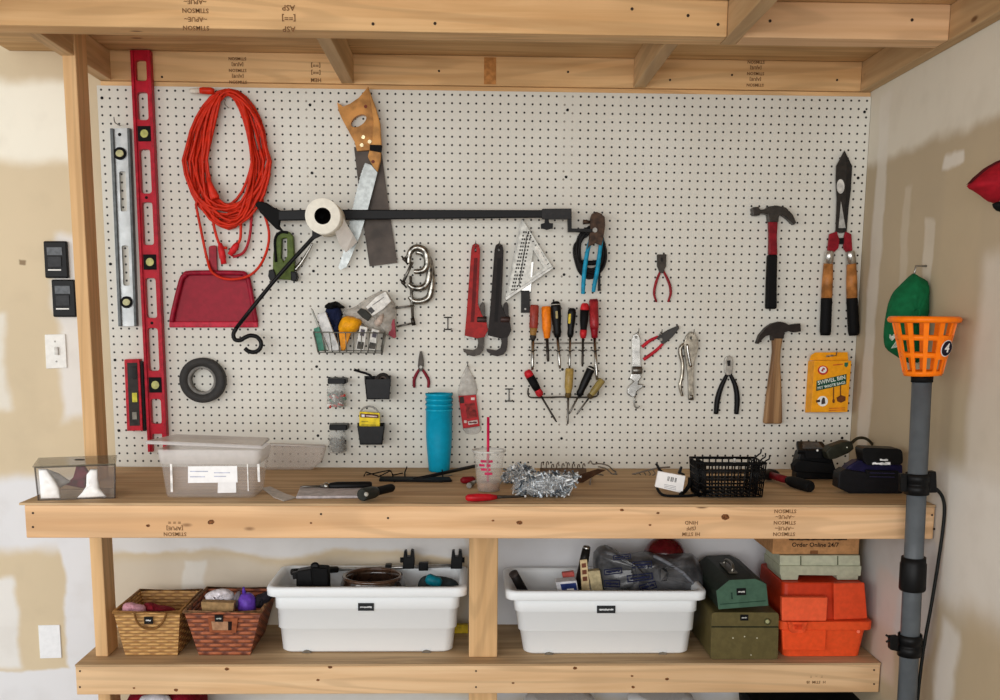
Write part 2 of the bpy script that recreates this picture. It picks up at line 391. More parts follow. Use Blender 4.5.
for (x0, x1, nm) in ((W(469, 600, -.29).x, W(497.5, 600, -.29).x, 'leg'),):
    MB().box((x0, PYF - .012, ZL + .0005), (x1, PYF - .012 + FL, ZB - .0065)).build('leg', WZ, bench, bevel=.003)
    MB().box((x0, YL + FL + .001, 0), (x1, YL + 2 * FL, ZL - .0066)).build('leg', WZ, bench, bevel=.003)
MB().box((post_x0, PYF, 0), (post_x1, PYB, ZL - .0066)).build('leg', WZ, bench, bevel=.003)
tall = MB().box((post_x0, PYF, ZL + .0005), (post_x1, PYB, ZU + .089)).build('wooden_post', WZ, bevel=.003)
tag(tall, 'tall pine post left of the pegboard, standing on the lower shelf', 'post')

rack = thing('overhead_storage_rack', 'pine overhead storage rack of beams and joists above the pegboard', 'rack', (XR / 2, YU, ZU))
ZT = ZU + .089
jl = W(103, 78, -.02).x
bb = MB().box((jl + .01, -.004, ZU), (XR - FL, YW - .001, ZT)).build('back_beam', WX2, rack, bevel=.002)
for a_ in ((238, 82, -.0045, ['STIMSON', '[AJUE]', 'STIMSON', '[AJUE]', 'STIMSON'], .0128), (316, 80, -.0045, ['HEM', '[==]', '[==]'], .016), (755, 85, -.0045, ['STIMSON', '[AJUE]', 'STIMSON', '[AJUE]', 'STIMSON'], .0128)):
    st = MB(); stamp(st, *a_); st.build('grade_stamp', STAMP, bb)
patch = MB().box((W(484, 70, 0).x, -.0052, ZU + .004), (W(496, 70, 0).x, -.004, ZT - .004)).build('stain', M((186, 128, 72), .7), bb)
xj = W(727, 36, YU).x; xk = W(743, 36, YU).x
fb = MB().box((jl - .25, YU, ZU), (xj, YU + .076, ZT)).build('front_beam', WX2, rack, bevel=.003)
MB().box((xk, YU, ZU), (XR - FL, YU + .076, ZT)).build('front_beam', WX, rack, bevel=.003)
for a_ in ((196, 28, YU - .0004, ['STIMSON', '~APUE~', 'STIMSON', '~APUE~'], .0155), (289, 29, YU - .0004, ['ASP', '[==]', 'ASP'], .019)):
    st = MB(); stamp(st, *a_); st.build('grade_stamp', STAMP, fb)
nails(fb, [(373, 24), (435, 23.5), (632, 9), (688, 15.6), (718, 24.5), (770, 21), (912, 20)], YU, .004)
nails(bb, [(162, 77), (568, 72), (670, 80), (732, 75), (837, 80), (439, 71)], -.004, .0035)
def joist(xc, y0, y1, w=FL): return MB().box((xc - w / 2, y0, ZU + .0003), (xc + w / 2, y1, ZT)).build('joist', WY, rack, bevel=.002)
joist(W(347, 84, -.02).x, YU + .077, -.0045); joist(W(640, 88, -.02).x, YU + .077, -.0045)
joist((xj + xk) / 2, YU - 1.3, YU + .0765, xk - xj - .002)
joist(jl, YU + .077, YW - .002); joist(jl - .17, YU - 1.3, YU - .001)
MB().box((XR - FL + .0005, YU - 1.5, ZU), (XR - .001, YW - .002, ZT)).build('ledger', WY, rack, bevel=.002)
MB().box((jl - .3, YU - 1.5, ZT + .0005), (XR - .001, YW - .002, ZT + .012)).build('deck', WDECK, rack)

# ------------------------------------------------------------------ small things on the back wall
def remote(px, label):
    (x0, y0, x1, y1) = px
    o = W((x0 + x1) / 2, y1, YW); t_ = thing('wall_remote', label, 'remote', o, 'garage door wall remotes')
    sk = 2
    MB().plate([(x0, y0), (x1 - sk, y0), (x1, y1), (x0 + sk, y1)], YW - .0005, .016).build('case', BLACK, t_, bevel=.004)
    w, h = x1 - x0, y1 - y0
    MB().plate([(x0 + .14 * w, y0 + .17 * h), (x0 + .74 * w, y0 + .17 * h), (x0 + .77 * w, y0 + .38 * h), (x0 + .16 * w, y0 + .38 * h)], YW - .0165, .002).build('screen', M((92, 96, 100), .25), t_)
    MB().plate([(x0 + .17 * w, y0 + .42 * h), (x0 + .72 * w, y0 + .42 * h), (x0 + .74 * w, y0 + .7 * h), (x0 + .2 * w, y0 + .7 * h)], YW - .0165, .003).build('button', M((48, 49, 51), .4), t_, bevel=.001)
    MB().plate([(x0 + .2 * w, y0 + .765 * h), (x0 + .72 * w, y0 + .765 * h), (x0 + .72 * w, y0 + .8 * h), (x0 + .2 * w, y0 + .8 * h)], YW - .0165, .0006).build('maker_mark', WHITE, t_)
remote((43, 241, 68, 278), 'upper of two black garage door remotes on the left wall')
remote((51, 279.5, 76, 317), 'lower of two black garage door remotes on the left wall')
o = W(55, 368, YW); sw = thing('light_switch', 'white toggle light switch plate on the bare wall left of the post', 'switch', o)
MB().plate([(44.5, 334.5), (65, 334), (66.8, 368), (46, 368.7)], YW - .0005, .006).build('switch_plate', WHITE, sw, bevel=.002)
MB().plate([(54, 347), (57.5, 347), (58, 355), (54.5, 355)], YW - .0065, .009).build('toggle', M((206, 204, 198), .4), sw, bevel=.001)
for q in ((55, 341.5), (56.5, 361.5)):
    a = W(q[0], q[1], YW - .0065); MB().lathe(a, a + Vector((0, -.0012, 0)), [(0, .003), (1, .003)], 10).build('screw', M((170, 168, 162), .4), sw)
tag(MB().plate([(38, 625.5), (59.5, 625), (61.5, 658), (40, 658.6)], YW - .0005, .005).build('blank_wall_plate', M((240, 242, 244), .45, var=.02), bevel=.0015), 'blank white cover plate low on the wall at left', 'wall plate')
# ------------------------------------------------------------------ tools on the pegboard
def hang(name, label, cat_, px, py, group=None): return thing(name, label, cat_, W(px, py, 0), group)
def quad(a, b, c, d): return [a, b, c, d]
def lerp(a, b, t): return (a[0] + (b[0] - a[0]) * t, a[1] + (b[1] - a[1]) * t)
def inq(q, u0, v0, u1, v1):      # sub-rectangle of a photo quad TL TR BR BL
    f = lambda u, v: lerp(lerp(q[0], q[1], u), lerp(q[3], q[2], u), v)
    return [f(u0, v0), f(u1, v0), f(u1, v1), f(u0, v1)]
def rnd(q, r=.22, n=4):          # round the corners of a 4-corner photo outline
    out = []
    for i in range(4):
        p, a, b = q[i], q[i - 1], q[(i + 1) % 4]
        la = math.hypot(a[0] - p[0], a[1] - p[1]); lb = math.hypot(b[0] - p[0], b[1] - p[1]); rr = r * min(la, lb)
        s = lerp(p, a, rr / la); e = lerp(p, b, rr / lb)
        for k in range(n + 1):
            t_ = k / n; out.append(((1 - t_) ** 2 * s[0] + 2 * t_ * (1 - t_) * p[0] + t_ * t_ * e[0], (1 - t_) ** 2 * s[1] + 2 * t_ * (1 - t_) * p[1] + t_ * t_ * e[1]))
    return out
def circ(cx, cy, rx, ry=None, n=20): return [(cx + rx * math.cos(2 * math.pi * k / n), cy + (ry or rx) * math.sin(2 * math.pi * k / n)) for k in range(n)]
def vial(parent, cx, cy, r, Y, horizontal=True):
    v = MB().plate(circ(cx, cy, r), Y, .006).build('vial_housing', BLACKR, parent, bevel=.001)
    MB().plate(circ(cx, cy, r * .62, r * .55), Y - .006, .003).build('bubble_vial', M((190, 188, 140), .2), v)
# silver level
q = [(109.8, 128.3), (129.6, 128.0), (136.6, 326.2), (118.2, 326.4)]
o = hang('spirit_level', 'silver aluminium level hanging at the far left of the pegboard', 'level', 127, 326)
AL = M((176, 180, 180), .38, .55, var=.08, scale=30)
hs = [rnd(inq(q, .38, .218, .72, .42), .3), rnd(inq(q, .36, .592, .72, .795), .3), rnd(inq(q, .36, .45, .72, .455), .2)][:2]
b = MB().plate(q, -.001, .012, hs).build('web', AL, o)
for u0, u1 in ((0, .16), (.86, 1)): MB().plate(inq(q, u0, 0, u1, 1), -.0005, .021).build('edge_rail', M((84, 88, 88), .42, .6), o, bevel=.0015)
vial(o, 119.5, 153.3, 6.4, -.0135); vial(o, 126.2, 302.2, 6.0, -.0135)
MB().plate(circ(119.6, 134.5, 1.7), -.0131, .0006).build('hang_hole', BLACKR, o)
# long red level
q = [(129.8, 50), (150, 50), (167.2, 452), (147.8, 452)]
o = hang('spirit_level', 'long red box level reaching from the overhead beam down to the bench', 'level', 157, 452)
def rl(y0, y1, u0=.24, u1=.78): return rnd(inq(q, u0, (y0 - 50) / 402, u1, (y1 - 50) / 402), .3)
hs = [rl(60, 81), rl(92, 120), rl(149, 193.5), rl(202, 245), rl(278, 318), rl(328, 371), rl(399, 424)]
foot = inq(q, .26, .949, .74, 1)
outl = [q[0], q[1], q[2], inq(q, .8, .9, .8, 1)[2], inq(q, .76, .955, .76, .955)[0], inq(q, .26, .955, .26, .955)[0], inq(q, .22, 1, .22, 1)[0], q[3]]
MB().plate(outl, -.001, .020, hs).build('frame', M((184, 24, 44), .4, var=.06), o, bevel=.001)
for u0, u1 in ((0, .14), (.86, 1)): MB().plate(inq(q, u0, 0, u1, 1), -.0008, .027).build('edge_rail', M((176, 26, 46), .42), o, bevel=.0015)
for cy in (133.5, 262, 385):
    a = inq(q, .2, (cy - 7.6 - 50) / 402, .86, (cy + 7.6 - 50) / 402)
    v = MB().plate(a, -.0212, .006).build('vial_housing', BLACKR, o, bevel=.001)
    cx = sum(p[0] for p in a) / 4; MB().plate(circ(cx, cy, 3.9, 4.1), -.0272, .003).build('bubble_vial', M((186, 186, 110), .2), v)
for cy in (197.6, 323): MB().plate(circ(inq(q, .5, (cy - 50) / 402, .5, 1)[0][0], cy, 1.5), -.0211, .0005).build('hang_hole', BLACKR, o)
# torpedo level
q = [(124.2, 359.5), (139.2, 359), (142.6, 430.6), (127, 431)]
o = hang('torpedo_level', 'short red and black torpedo level beside the long red level', 'level', 134, 431)
MB().plate(q, 0, .026).build('frame', M((190, 34, 50), .42), o, bevel=.0015)
p_ = MB().plate(inq(q, .18, .05, .84, .93), -.0262, .0014).build('face', M((52, 48, 46), .5), o)
MB().plate(inq(q, .42, .47, .74, .6), -.0278, .002).build('bubble_vial', M((206, 200, 70), .3), p_)
MB().plate(inq(q, .38, .74, .66, .84), -.0278, .001).build('bubble_vial', M((150, 146, 136), .3), p_)
MB().plate(inq(q, .26, .1, .78, .28), -.0278, .001).build('bubble_vial', M((34, 32, 32), .25), p_)
MB().plate([(139.6, 361), (142.4, 362), (145, 431), (142.9, 431)], 0, .020).build('end_face', BLACK, o)
# extension cord
o = hang('extension_cord', 'orange extension cord coiled on a hook above the red dustpan', 'cord', 228, 285)
path = []; turns = 21
for i in range(turns * 26):
    a = 2 * math.pi * i / 26; k = i / 26
    j = math.sin(k * .9) * 1.5
    rx = 33.5 + 10 * math.sin(k * 3.9); ryb = 64 + 12 * math.sin(k * 1.9); ryt = 61 + 2.5 * math.sin(k * 2.7)
    x = 228 + 1.5 * j + rx * math.sin(a) * (1.0 if math.cos(a) < 0 else .92 - .10 * max(0, math.cos(a)))
    y = 153 - (ryt if math.cos(a) > 0 else ryb) * math.cos(a)
    path.append(W(x, y, -.023 - .011 * math.sin(k * 4.9) - .005 * math.sin(a * 2 + k)))
tail = [(196, 205), (203, 240), (207, 258), (212, 272), (226, 279), (246, 277), (259, 267), (267, 250), (269, 232), (264, 212), (262, 196)]
path += cat([W(x, y, -.02 - .014 * (y > 262)) for x, y in tail], 5)
MB().tube(path, .0043, 7).build('cord', ORED, o)
MB().ptube([(212, 205), (214, 226), (220, 245), (227, 248)], -.022, 1.4, 7).build('cord_end', ORED, o)
MB().ptube([(243, 205), (241, 222), (240, 240), (232, 250)], -.024, 1.4, 7).build('cord_end', ORED, o)
MB().ptube([(252, 205), (250, 235), (244, 252), (233, 257)], -.018, 1.4, 7).build('cord_end', M((176, 34, 46), .4), o)
for (p0, p1, r) in (((220, 243), (224, 264), 3.6), ((238, 243), (230, 255), 3.4)):
    pl = MB().lathe(W(*p0, -.026), W(*p1, -.026), [(0, .006), (.25, .010), (.7, .011), (.75, .009), (1, .009)], 12).build('plug', M((206, 40, 44), .4), o)
s0 = W(208, 178, -.052); MB().lathe(s0, W(215.5, 199, -.056), [(0, .006), (.4, .009), (.9, .0145), (1, .013)], 14).build('socket_end', M((214, 52, 34), .4), o)
pl = MB().lathe(W(214, 91, -.04), W(200, 90.5, -.04), [(0, .008), (.2, .0105), (.75, .0105), (1, .009)], 12).build('plug', ORED, o)
MB().lathe(W(200, 90.5, -.04), W(190.5, 91.5, -.04), [(0, .0085), (1, .008)], 12).build('plug_cap', M((232, 222, 206), .3), pl)
# dustpan
o = hang('dustpan', 'dark red plastic dustpan hanging below the orange cord', 'dustpan', 213, 327)
out = [(170.5, 326), (172, 312), (180, 279), (184, 273.5), (190, 271.3), (240, 271.5), (247, 273.5), (250, 279), (255.5, 312), (256.5, 326)]
MB().plate(out, -.001, .006).build('pan', CRIMSON, o, bevel=.002)
MB().ptube([(171.5, 322), (173.5, 311), (181, 281), (185, 275.5), (191, 273), (239, 273), (245, 275.5), (248.5, 281), (254, 311), (256, 322)], -.016, 2.4, 8, 4).build('rim', M((150, 22, 46), .42), o)
MB().plate([(169, 321.5), (257.5, 321.5), (257.5, 327.5), (169, 327.5)], -.001, .016).build('lip', M((190, 34, 60), .4), o, bevel=.003)
MB().plate(rnd([(208.5, 246), (216, 245), (217, 274), (209.5, 274)], .35), -.004, .013).build('handle', M((150, 24, 42), .42), o, bevel=.003)
# tape ring
o = hang('tape_roll', 'roll of dark grey tape hung on the pegboard below the dustpan', 'tape', 205, 401)
c = W(204.6, 379.8, 0); k = PX()
MB().lathe(c + Vector((0, -.001, 0)), c + Vector((0, -.036, 0)), [(0, 14 * k), (0, 21.6 * k), (.06, 22 * k), (.94, 22 * k), (1, 21.6 * k), (1, 14 * k), (0, 14 * k)], 40, False, False).build('tape', M((58, 57, 56), .6, var=.05), o)
MB().lathe(c + Vector((0, -.001, 0)), c + Vector((0, -.034, 0)), [(0, 11.6 * k), (0, 13.9 * k), (1, 13.9 * k), (1, 11.6 * k), (0, 11.6 * k)], 40, False, False).build('core', M((128, 126, 122), .6), o)
# black support arm with hooked rod
o = hang('hooked_support_arm', 'long black steel arm with a hooked diagonal rod across the pegboard', 'arm', 420, 352)
MB().plate([(278, 210.5), (310, 209.5), (545, 210), (545, 217.5), (310, 220), (278, 220.6)], -.045, .018).build('bar', BLACK, o, bevel=.003)
MB().plate([(254.5, 204), (258, 201), (266, 202.4), (274, 207.5), (280, 210), (280, 220), (279, 226), (284, 232), (276, 229), (268, 221), (260, 212.5)], -.043, .02).build('paddle_end', BLACKR, o, bevel=.004)
MB().plate([(542, 208.6), (571.6, 208.4), (571.6, 219), (542, 219)], -.042, .024).build('sleeve', M((38, 37, 37), .4), o, bevel=.002)
MB().plate([(568, 208.6), (571.6, 208.6), (571.8, 228.4), (592, 228.8), (592, 232), (568.4, 231.6)], -.030, .03).build('offset_bracket', M((34, 33, 33), .5), o, bevel=.001)
kb = MB().plate([(545, 219), (548.6, 219), (549.4, 223), (553, 223.2), (553, 228.6), (550, 228.8), (547, 230), (544.5, 228.8), (541, 228.6), (541, 223.8), (544.6, 223)], -.046, .012).build('thumb_screw', BLACK, o, bevel=.001)
MB().ptube([(322, 228), (310, 241), (273.5, 281.5), (236, 328.5)], -.072, 2.0, 8, 2).build('rod', BLACK, o)
MB().ptube([(236.5, 328), (233.4, 334), (235, 339.5), (240.5, 340.2), (245, 337.5), (250.5, 335.6), (257, 337), (261, 342.5), (260, 348.5), (255, 352), (249, 351.4), (244.8, 348.4)], -.072, 2.1, 8, 6).build('hook', BLACK, o)
MB().lathe(W(321.5, 216.5, -.03), W(321.5, 216.5, -.10), [(0, .008), (1, .008)], 12).build('prong', BLACKR, o)
MB().plate([(312, 224), (326, 224), (324, 234), (312, 240)], -.062, .016).build('rod_bracket', BLACK, o, bevel=.002)
# paper roll on the prong
o = hang('paper_towel_roll', 'white paper roll on the black arm, seen end on with a loose sheet', 'paper roll', 330, 270)
PAPER = M((236, 232, 218), .85, var=.03)
c0 = W(322.6, 216, -.20); c1 = W(322.6, 216, -.20) + Vector((0, .125, 0)); kk = PX(-.20)
MB().lathe(c0, c1, [(0.003, 17.0 * kk), (1, 17.0 * kk)], 40, False, False).lathe(c0, c1, [(.0, 8.0 * kk), (0.0001, 16.6 * kk)], 40, False, False).lathe(c0, c1, [(.0001, 16.6 * kk), (0.003, 17.0 * kk)], 40, False, False).lathe(c0, c1, [(1, 17.0 * kk), (.9999, 8 * kk)], 40, False, False).lathe(c0, c1, [(0, 8.4 * kk), (1, 8.4 * kk)], 40, False, False).build('paper', PAPER, o)
MB().lathe(c0 + Vector((0, .0006, 0)), c1, [(0, 7.1 * kk), (0, 8.1 * kk), (.98, 8.1 * kk), (.98, 7.1 * kk)], 28, False, True).build('core', M((22, 18, 15), .9), o)
ys = [-.19, -.07]; R = []
for (x, y) in [(335.5, 205.5), (339.2, 210), (344, 221), (350, 233), (354.4, 241), (353, 247), (347.2, 252)]:
    a = W(x, y, -.10); R.append([a + Vector((0, -.085, 0)), a + Vector((.0, .03, .002)), a + Vector((-.001, .03, .002)), a + Vector((-.001, -.085, 0))])
L_ = [(336.5, 205), (341, 213), (347, 225), (353, 234.5), (357, 242)]; R_ = [(332, 222), (334.5, 229), (337, 238), (340.5, 246), (346, 252.6)]
fr_ = [W(*p, -.15 + .02 * i) for i, p in enumerate(L_)]; rr_2 = [W(*p, -.17 + .012 * i) for i, p in enumerate(R_)]; b = MB(); n5 = 5
for i in range(4): b.hexa([fr_[i], fr_[i + 1], rr_2[i + 1], rr_2[i]], [p + Vector((.0004, .0012, 0)) for p in (fr_[i], fr_[i + 1], rr_2[i + 1], rr_2[i])])
b.build('loose_sheet', M((252, 251, 248), .8, var=.02), o)
# green multi clamp
o = hang('stapler', 'olive green squeeze handle tool hanging under the left end of the black arm', 'stapler', 284, 283)
MB().plate([(274.5, 238), (277, 232.5), (282, 230.6), (289, 231.6), (293, 236.5), (294.4, 262), (293.4, 280), (272.4, 279), (273, 256)], -.002, .026, [[(281.6, 238.5), (286.8, 237.6), (287, 256), (283.5, 262), (281, 258)]]).build('handle', M((84, 100, 44), .5), o, bevel=.003)
MB().ptube([(276, 262), (275, 240), (280, 232.5), (288, 232.5)], -.031, 1.3, 8).build('grip_edge', BLACKR, o)
for pts in ([(268.6, 270), (273.6, 269), (275.5, 274), (276, 279.5), (270, 281), (268, 276)], [(290.5, 271), (296, 272), (297.4, 277), (296, 281.6), (290.6, 280.6)]):
    MB().plate(pts, -.004, .03).build('jaw_pad', BLACK, o, bevel=.003)
MB().ptube([(295, 270), (301, 263), (309, 250), (312.5, 243)], -.012, [2.4, 1.9, 1.2, 1.0], 8).build('lever', CHROME, o)
# saws
SAWW = M((190, 134, 72), .42, var=.2, scale=25); BLADE = M((70, 61, 54), .5, .5, var=.22, scale=14)
o = hang('hand_saw', 'wooden handled hand saw with wide dark steel blade, handle up', 'saw', 380, 266)
hd = [(337, 102.3), (339.5, 103.8), (343, 106.6), (350, 103.6), (359, 97.5), (364, 91.5), (368.3, 86.4), (370, 96), (373, 110), (376, 130), (377.5, 146), (370, 150), (357, 151), (354.5, 142), (349, 132), (342, 119), (338.6, 111)]
hole = [(358.6 + 8.8 * math.cos(k * .3142) * .82 + 5.0 * math.sin(k * .3142) * .57, 120.7 - 8.8 * math.cos(k * .3142) * .57 + 5.0 * math.sin(k * .3142) * .82) for k in range(20)]
MB().plate(hd, -.003, .022, [hole]).build('handle', SAWW, o, bevel=.003)
MB().plate([(354, 147), (381, 147), (387.5, 198), (397.4, 262.8), (369.6, 266.4), (361, 208)], -.009, .0016).build('blade', BLADE, o)
for p in ((363.2, 137), (361.6, 145), (369.6, 141.6)): MB().plate(circ(*p, 1.9, n=12), -.025, .0014).build('rivet', M((220, 208, 170), .25, .9), o)
o = hang('pruning_saw', 'curved pruning saw with wood grip hanging in front of the hand saw blade', 'saw', 360, 270)
MB().plate([(368.6, 88), (371.5, 96), (376, 108), (380, 123), (381.6, 146), (380.6, 160), (377.6, 172), (372.5, 166), (367.6, 156.5), (371.8, 142), (373.5, 122), (371, 104)], -.027, .018).build('grip', M((190, 136, 74), .42, var=.2, scale=25), o, bevel=.003)
MB().plate([(369.8, 144.6), (381.8, 145), (381, 152.6), (369.6, 150.4)], -.0265, .021).build('strap', BLACKR, o, bevel=.001)
for p in ((373, 161.6), (365.6, 106.4)): MB().plate(circ(*p, 1.7, n=12), -.0455 if p[0] > 370 else -.0255, .0012).build('rivet', M((112, 52, 38), .4), o)
L = [(365.4, 163), (361, 175), (356, 195), (352, 213), (348.4, 230), (343.6, 252), (338.8, 267)]; teeth = []
for a, b in zip(cat([Vector((p[0], p[1], 0)) for p in L], 5), cat([Vector((p[0], p[1], 0)) for p in L], 5)[1:]):
    teeth += [(a.x, a.y), ((a.x + b.x) / 2 - .9, (a.y + b.y) / 2 + .6)]
MB().plate(teeth + [(340.5, 270.2), (346.5, 266.8), (351.5, 256), (360, 236), (368, 208.5), (377.4, 172.5), (371, 165)], -.0315, .0016).build('blade', M((150, 154, 152), .35, .7, var=.1), o)
# C-clamps
o1 = None
for i, (fr, scr, lab) in enumerate((
    ([(408.6, 264), (409.5, 254), (413.5, 248.6), (419, 247.6), (424.6, 250.5), (427, 257), (426.6, 266), (422, 271), (414, 271.6)], [(404, 260), (414.5, 249)], 'top steel C-clamp of the three nested on one hook'),
    ([(408.4, 284), (413, 287.6), (421, 288), (427, 283.6), (429.4, 274), (428.2, 262), (423, 254), (416, 252)], [(402.6, 283.4), (412.5, 262)], 'middle steel C-clamp of the three nested on one hook'),
    ([(409.5, 296.5), (414, 301), (422, 301.2), (429, 297), (431.8, 286), (431.2, 270), (428, 257.5), (420, 251)], [(410.6, 276), (413.2, 325)], 'lowest steel C-clamp with the long screw and sliding bar'))):
    o = hang('c_clamp', lab, 'clamp', 418, 300 if i < 2 else 326, 'c-clamps hung together'); Y = -.044 + .013 * i
    MB().ptube(fr, Y, [2.3, 3.0, 3.3, 3.3, 3.3, 3.0, 2.4], 8, 5).build('frame', M((158, 155, 147), .28, .95, var=.35, scale=70), o)
    MB().ptube(scr, Y - .004, 1.5, 8, 1).build('screw', STEEL, o)
    if i == 2:
        MB().ptube([(396.6, 326.6), (413.6, 323)], Y - .006, 1.0, 7, 1).build('sliding_bar', STEEL, o)
        MB().ptube([(393, 308.4), (414.4, 305.6)], Y - .008, 1.0, 7, 1).build('sliding_bar', STEEL, o)
        MB().ptube([(412.4, 318), (414, 325.4)], Y - .005, 2.0, 8, 1).build('pad', DKSTEEL, o)
    else:
        a = scr[0]; MB().ptube([(a[0] - 2.4, a[1] - 4), (a[0] + 4, a[1] + 4.5)], Y - .006, .9, 7, 1).build('sliding_bar', DKSTEEL, o)
        MB().ptube([(a[0] - .5, a[1] + .8), (a[0] + 2, a[1] - 2)], Y - .004, 2.0, 8, 1).build('pad', DKSTEEL, o)
# pipe wrenches
def pipe_wrench(dx, label, hm, hm2, jm):
    f = lambda L: [(x + dx, y) for x, y in L]
    o = hang('pipe_wrench', label, 'wrench', 475 + dx, 356, 'pipe wrenches')
    hb = MB().plate(f([(471.2, 250), (472.4, 245), (475.6, 243.2), (479, 245), (480.2, 250), (479.3, 275), (478, 304), (481.5, 314), (486.6, 322), (488, 330), (484.6, 337), (477, 338.4), (464.6, 335.5), (466.4, 315), (469, 280)]), -.004, .022, [f(circ(475.6, 250, 1.1, 2.2, 10))]).build('handle', hm, o, bevel=.003)
    MB().plate(f([(474, 258), (477.4, 258), (475.6, 300), (474, 322), (470.6, 322), (472, 300)]), -.0262, .0008).build('channel', hm2, hb)
    MB().plate(f([(464.6, 335.4), (474.6, 337.5), (474.4, 340), (464.4, 337.6)]), -.008, .014).build('heel_jaw', STEEL, o)
    MB().plate(f([(477.4, 336.4), (484.4, 334.6), (484.2, 344), (483.2, 350.6), (480, 354.6), (474, 356.4), (468.6, 355.2), (463.6, 351.6), (463, 348.8), (467.4, 349.6), (473, 350.4), (477, 348), (478.2, 343)]), -.009, .015).build('hook_jaw', jm, o, bevel=.0015)
    MB().plate(f([(480.2, 305), (481.4, 303), (482.6, 301.8), (484.2, 303), (485, 306), (485.4, 318), (479.4, 318)]), -.009, .013).build('jaw_shank', jm, o, bevel=.001)
    MB().lathe(W(477 + dx, 319.4, -.019), W(486.6 + dx, 319.8, -.019), [(0, .010), (.1, .0115), (.9, .0115), (1, .010)], 16).build('adjusting_nut', M((58, 38, 34), .5, .4), o)
pipe_wrench(0, 'red pipe wrench hanging jaw down at the centre of the pegboard', M((158, 22, 18), .42), M((104, 12, 12), .5), DKSTEEL)
pipe_wrench(23.4, 'dark black pipe wrench hanging jaw down, right of the red one', M((34, 28, 26), .5), M((22, 18, 17), .55), M((38, 32, 29), .5, .5))
# speed square and try square
o = hang('try_square', 'small try square with black stock, hanging behind the speed square', 'square', 526, 313)
MB().plate([(524.4, 262), (533.6, 262), (530.4, 292), (521.4, 292)], -.004, .002).build('blade', CHROME, o)
MB().plate([(521.2, 290.4), (529.8, 290.4), (530, 312.8), (521, 312.8)], -.0005, .012).build('stock', M((44, 43, 42), .5), o, bevel=.001)
MB().plate(circ(525.2, 309, 1, n=10), -.0127, .0006).build('rivet', STEEL, o)
o = hang('speed_square', 'triangular aluminium speed square with black scale marks', 'square', 528, 299)
T = [(522.2, 219), (552.6, 267.2), (506, 298.6)]
sq = MB().plate(T, -.012, .004, [[(533.2, 250), (544, 268.2), (530.6, 277.4), (531.4, 262)], [(526.6, 234.6), (527.6, 236), (519.4, 286), (518, 286)]]).build('plate', M((172, 170, 162), .4, .5), o)
MB().plate([(552.8, 265.6), (553, 268.6), (506, 300.6), (505, 297.6)], -.010, .016).build('fence', M((172, 170, 164), .4, .6), o, bevel=.001)
MB().plate([(521.6, 219.4), (522.6, 218.6), (506.6, 298), (505.4, 298)], -.0118, .007).build('rim', M((150, 148, 142), .4, .6), o)
MB().plate([(534.6, 247.6), (537, 245.6), (547.6, 263.8), (545.6, 265.4)], -.0162, .0006).build('ruled_slot', M((224, 222, 214), .4), sq)
b = MB()
for r in range(4):
    for k in range(17):
        t_ = .10 + k * .05
        p = lerp((522.4, 224), (507.5, 296), t_); x = p[0] + 2.2 + r * 2.6 - (0.5 if r else 0)
        if x > lerp((524, 224), (532, 262), min(1, t_ * 1.6))[0] + 6: continue
        if random.random() < .93: b.plate([(x, p[1]), (x + 1.6, p[1]), (x + 1.5, p[1] + 1.9), (x, p[1] + 1.9)], -.0161, .0004)
for k in range(9):
    p = lerp((527, 232), (549, 266), k / 9 + .04); b.plate([(p[0] - .6, p[1]), (p[0] + 1.4, p[1] - .4), (p[0] + 1.4, p[1] + .6), (p[0] - .4, p[1] + 1.4)], -.0161, .0004)
gm = b.build('scale_marks', M((52, 50, 48), .6), sq); gm['kind'] = 'stuff'
# teal pliers + cable
o = hang('cable_coil', 'coiled black cable hanging behind the teal handled pliers', 'cable', 590, 295)
pp = []
for i in range(9 * 16):
    a = 2 * math.pi * i / 16; k = i / 16
    rx = 11.5 + 4.2 * ((k * .62) % 1); ry = 19 + 6 * ((k * .43) % 1)
    pp.append(W(590.4 + rx * math.sin(a) + math.sin(k) * 1.2, 252.5 + 3 * math.sin(k * 2) - ry * math.cos(a), -.008 - .016 * ((k * .7) % 1)))
MB().tube(cat(pp, 2), .0038, 6).build('cable', M((28, 26, 26), .5), o)
MB().ptube([(582, 262), (590, 263), (600, 262)], -.03, 2.4, 8, 4).build('cable_tie', BLACKR, o)
MB().ptube([(599.4, 270), (599.2, 284), (599.4, 291)], -.010, [1.2, 1.3, 1.6], 8, 2).build('plug', M((40, 36, 38), .4), o)
def pliers(name, label, cat_, head, hl, hr, hm, jm, rw, Y=-.0006, th=.012, hole=None, group=None, base=None, rj=None):
    b_ = base or max(hl[-1][1], hr[-1][1])
    o = hang(name, label, cat_, sum(p[0] for p in head) / len(head), b_, group)
    h = MB().plate(head, Y, th).build('jaws', jm, o, bevel=.0012)
    if rj: MB().plate(circ(rj[0], rj[1], rj[2], n=14), Y - th, .0025).build('pivot', STEEL, h)
    if hole: MB().plate(hole, Y - th - .0002, .0006).build('jaw_opening', M((40, 38, 36), .6) if not isinstance(hole[0], str) else jm, h)
    for L in (hl, hr): MB().ptube(L, Y - th * .5, rw, 9, 5).build('handle', hm, o)
    return o
pliers('channel_pliers', 'channel lock pliers with teal handles and a rusty head', 'pliers',
       [(590.4, 218), (592, 213.6), (596.5, 211.6), (601.6, 213.8), (604.8, 217), (605.2, 226), (603.4, 238), (601.5, 246), (596, 243), (590, 246), (587, 250), (589.6, 236), (590.6, 228)],
       [(590.5, 240), (587.4, 252), (584.6, 270), (583.4, 284), (583, 294)], [(601.6, 238), (599, 258), (597, 272), (594.6, 284), (593.4, 292)], M((18, 140, 176), .4), RUST, [1.9, 2.2, 2.2, 1.9], Y=-.034, th=.014, rj=(595, 230, 2.4))
MB().ptube([(583, 222), (591, 222)], -.036, [2.4, 1.4], 8, 1).build('wing_nut', RUST, bpy.data.objects['channel_pliers'])
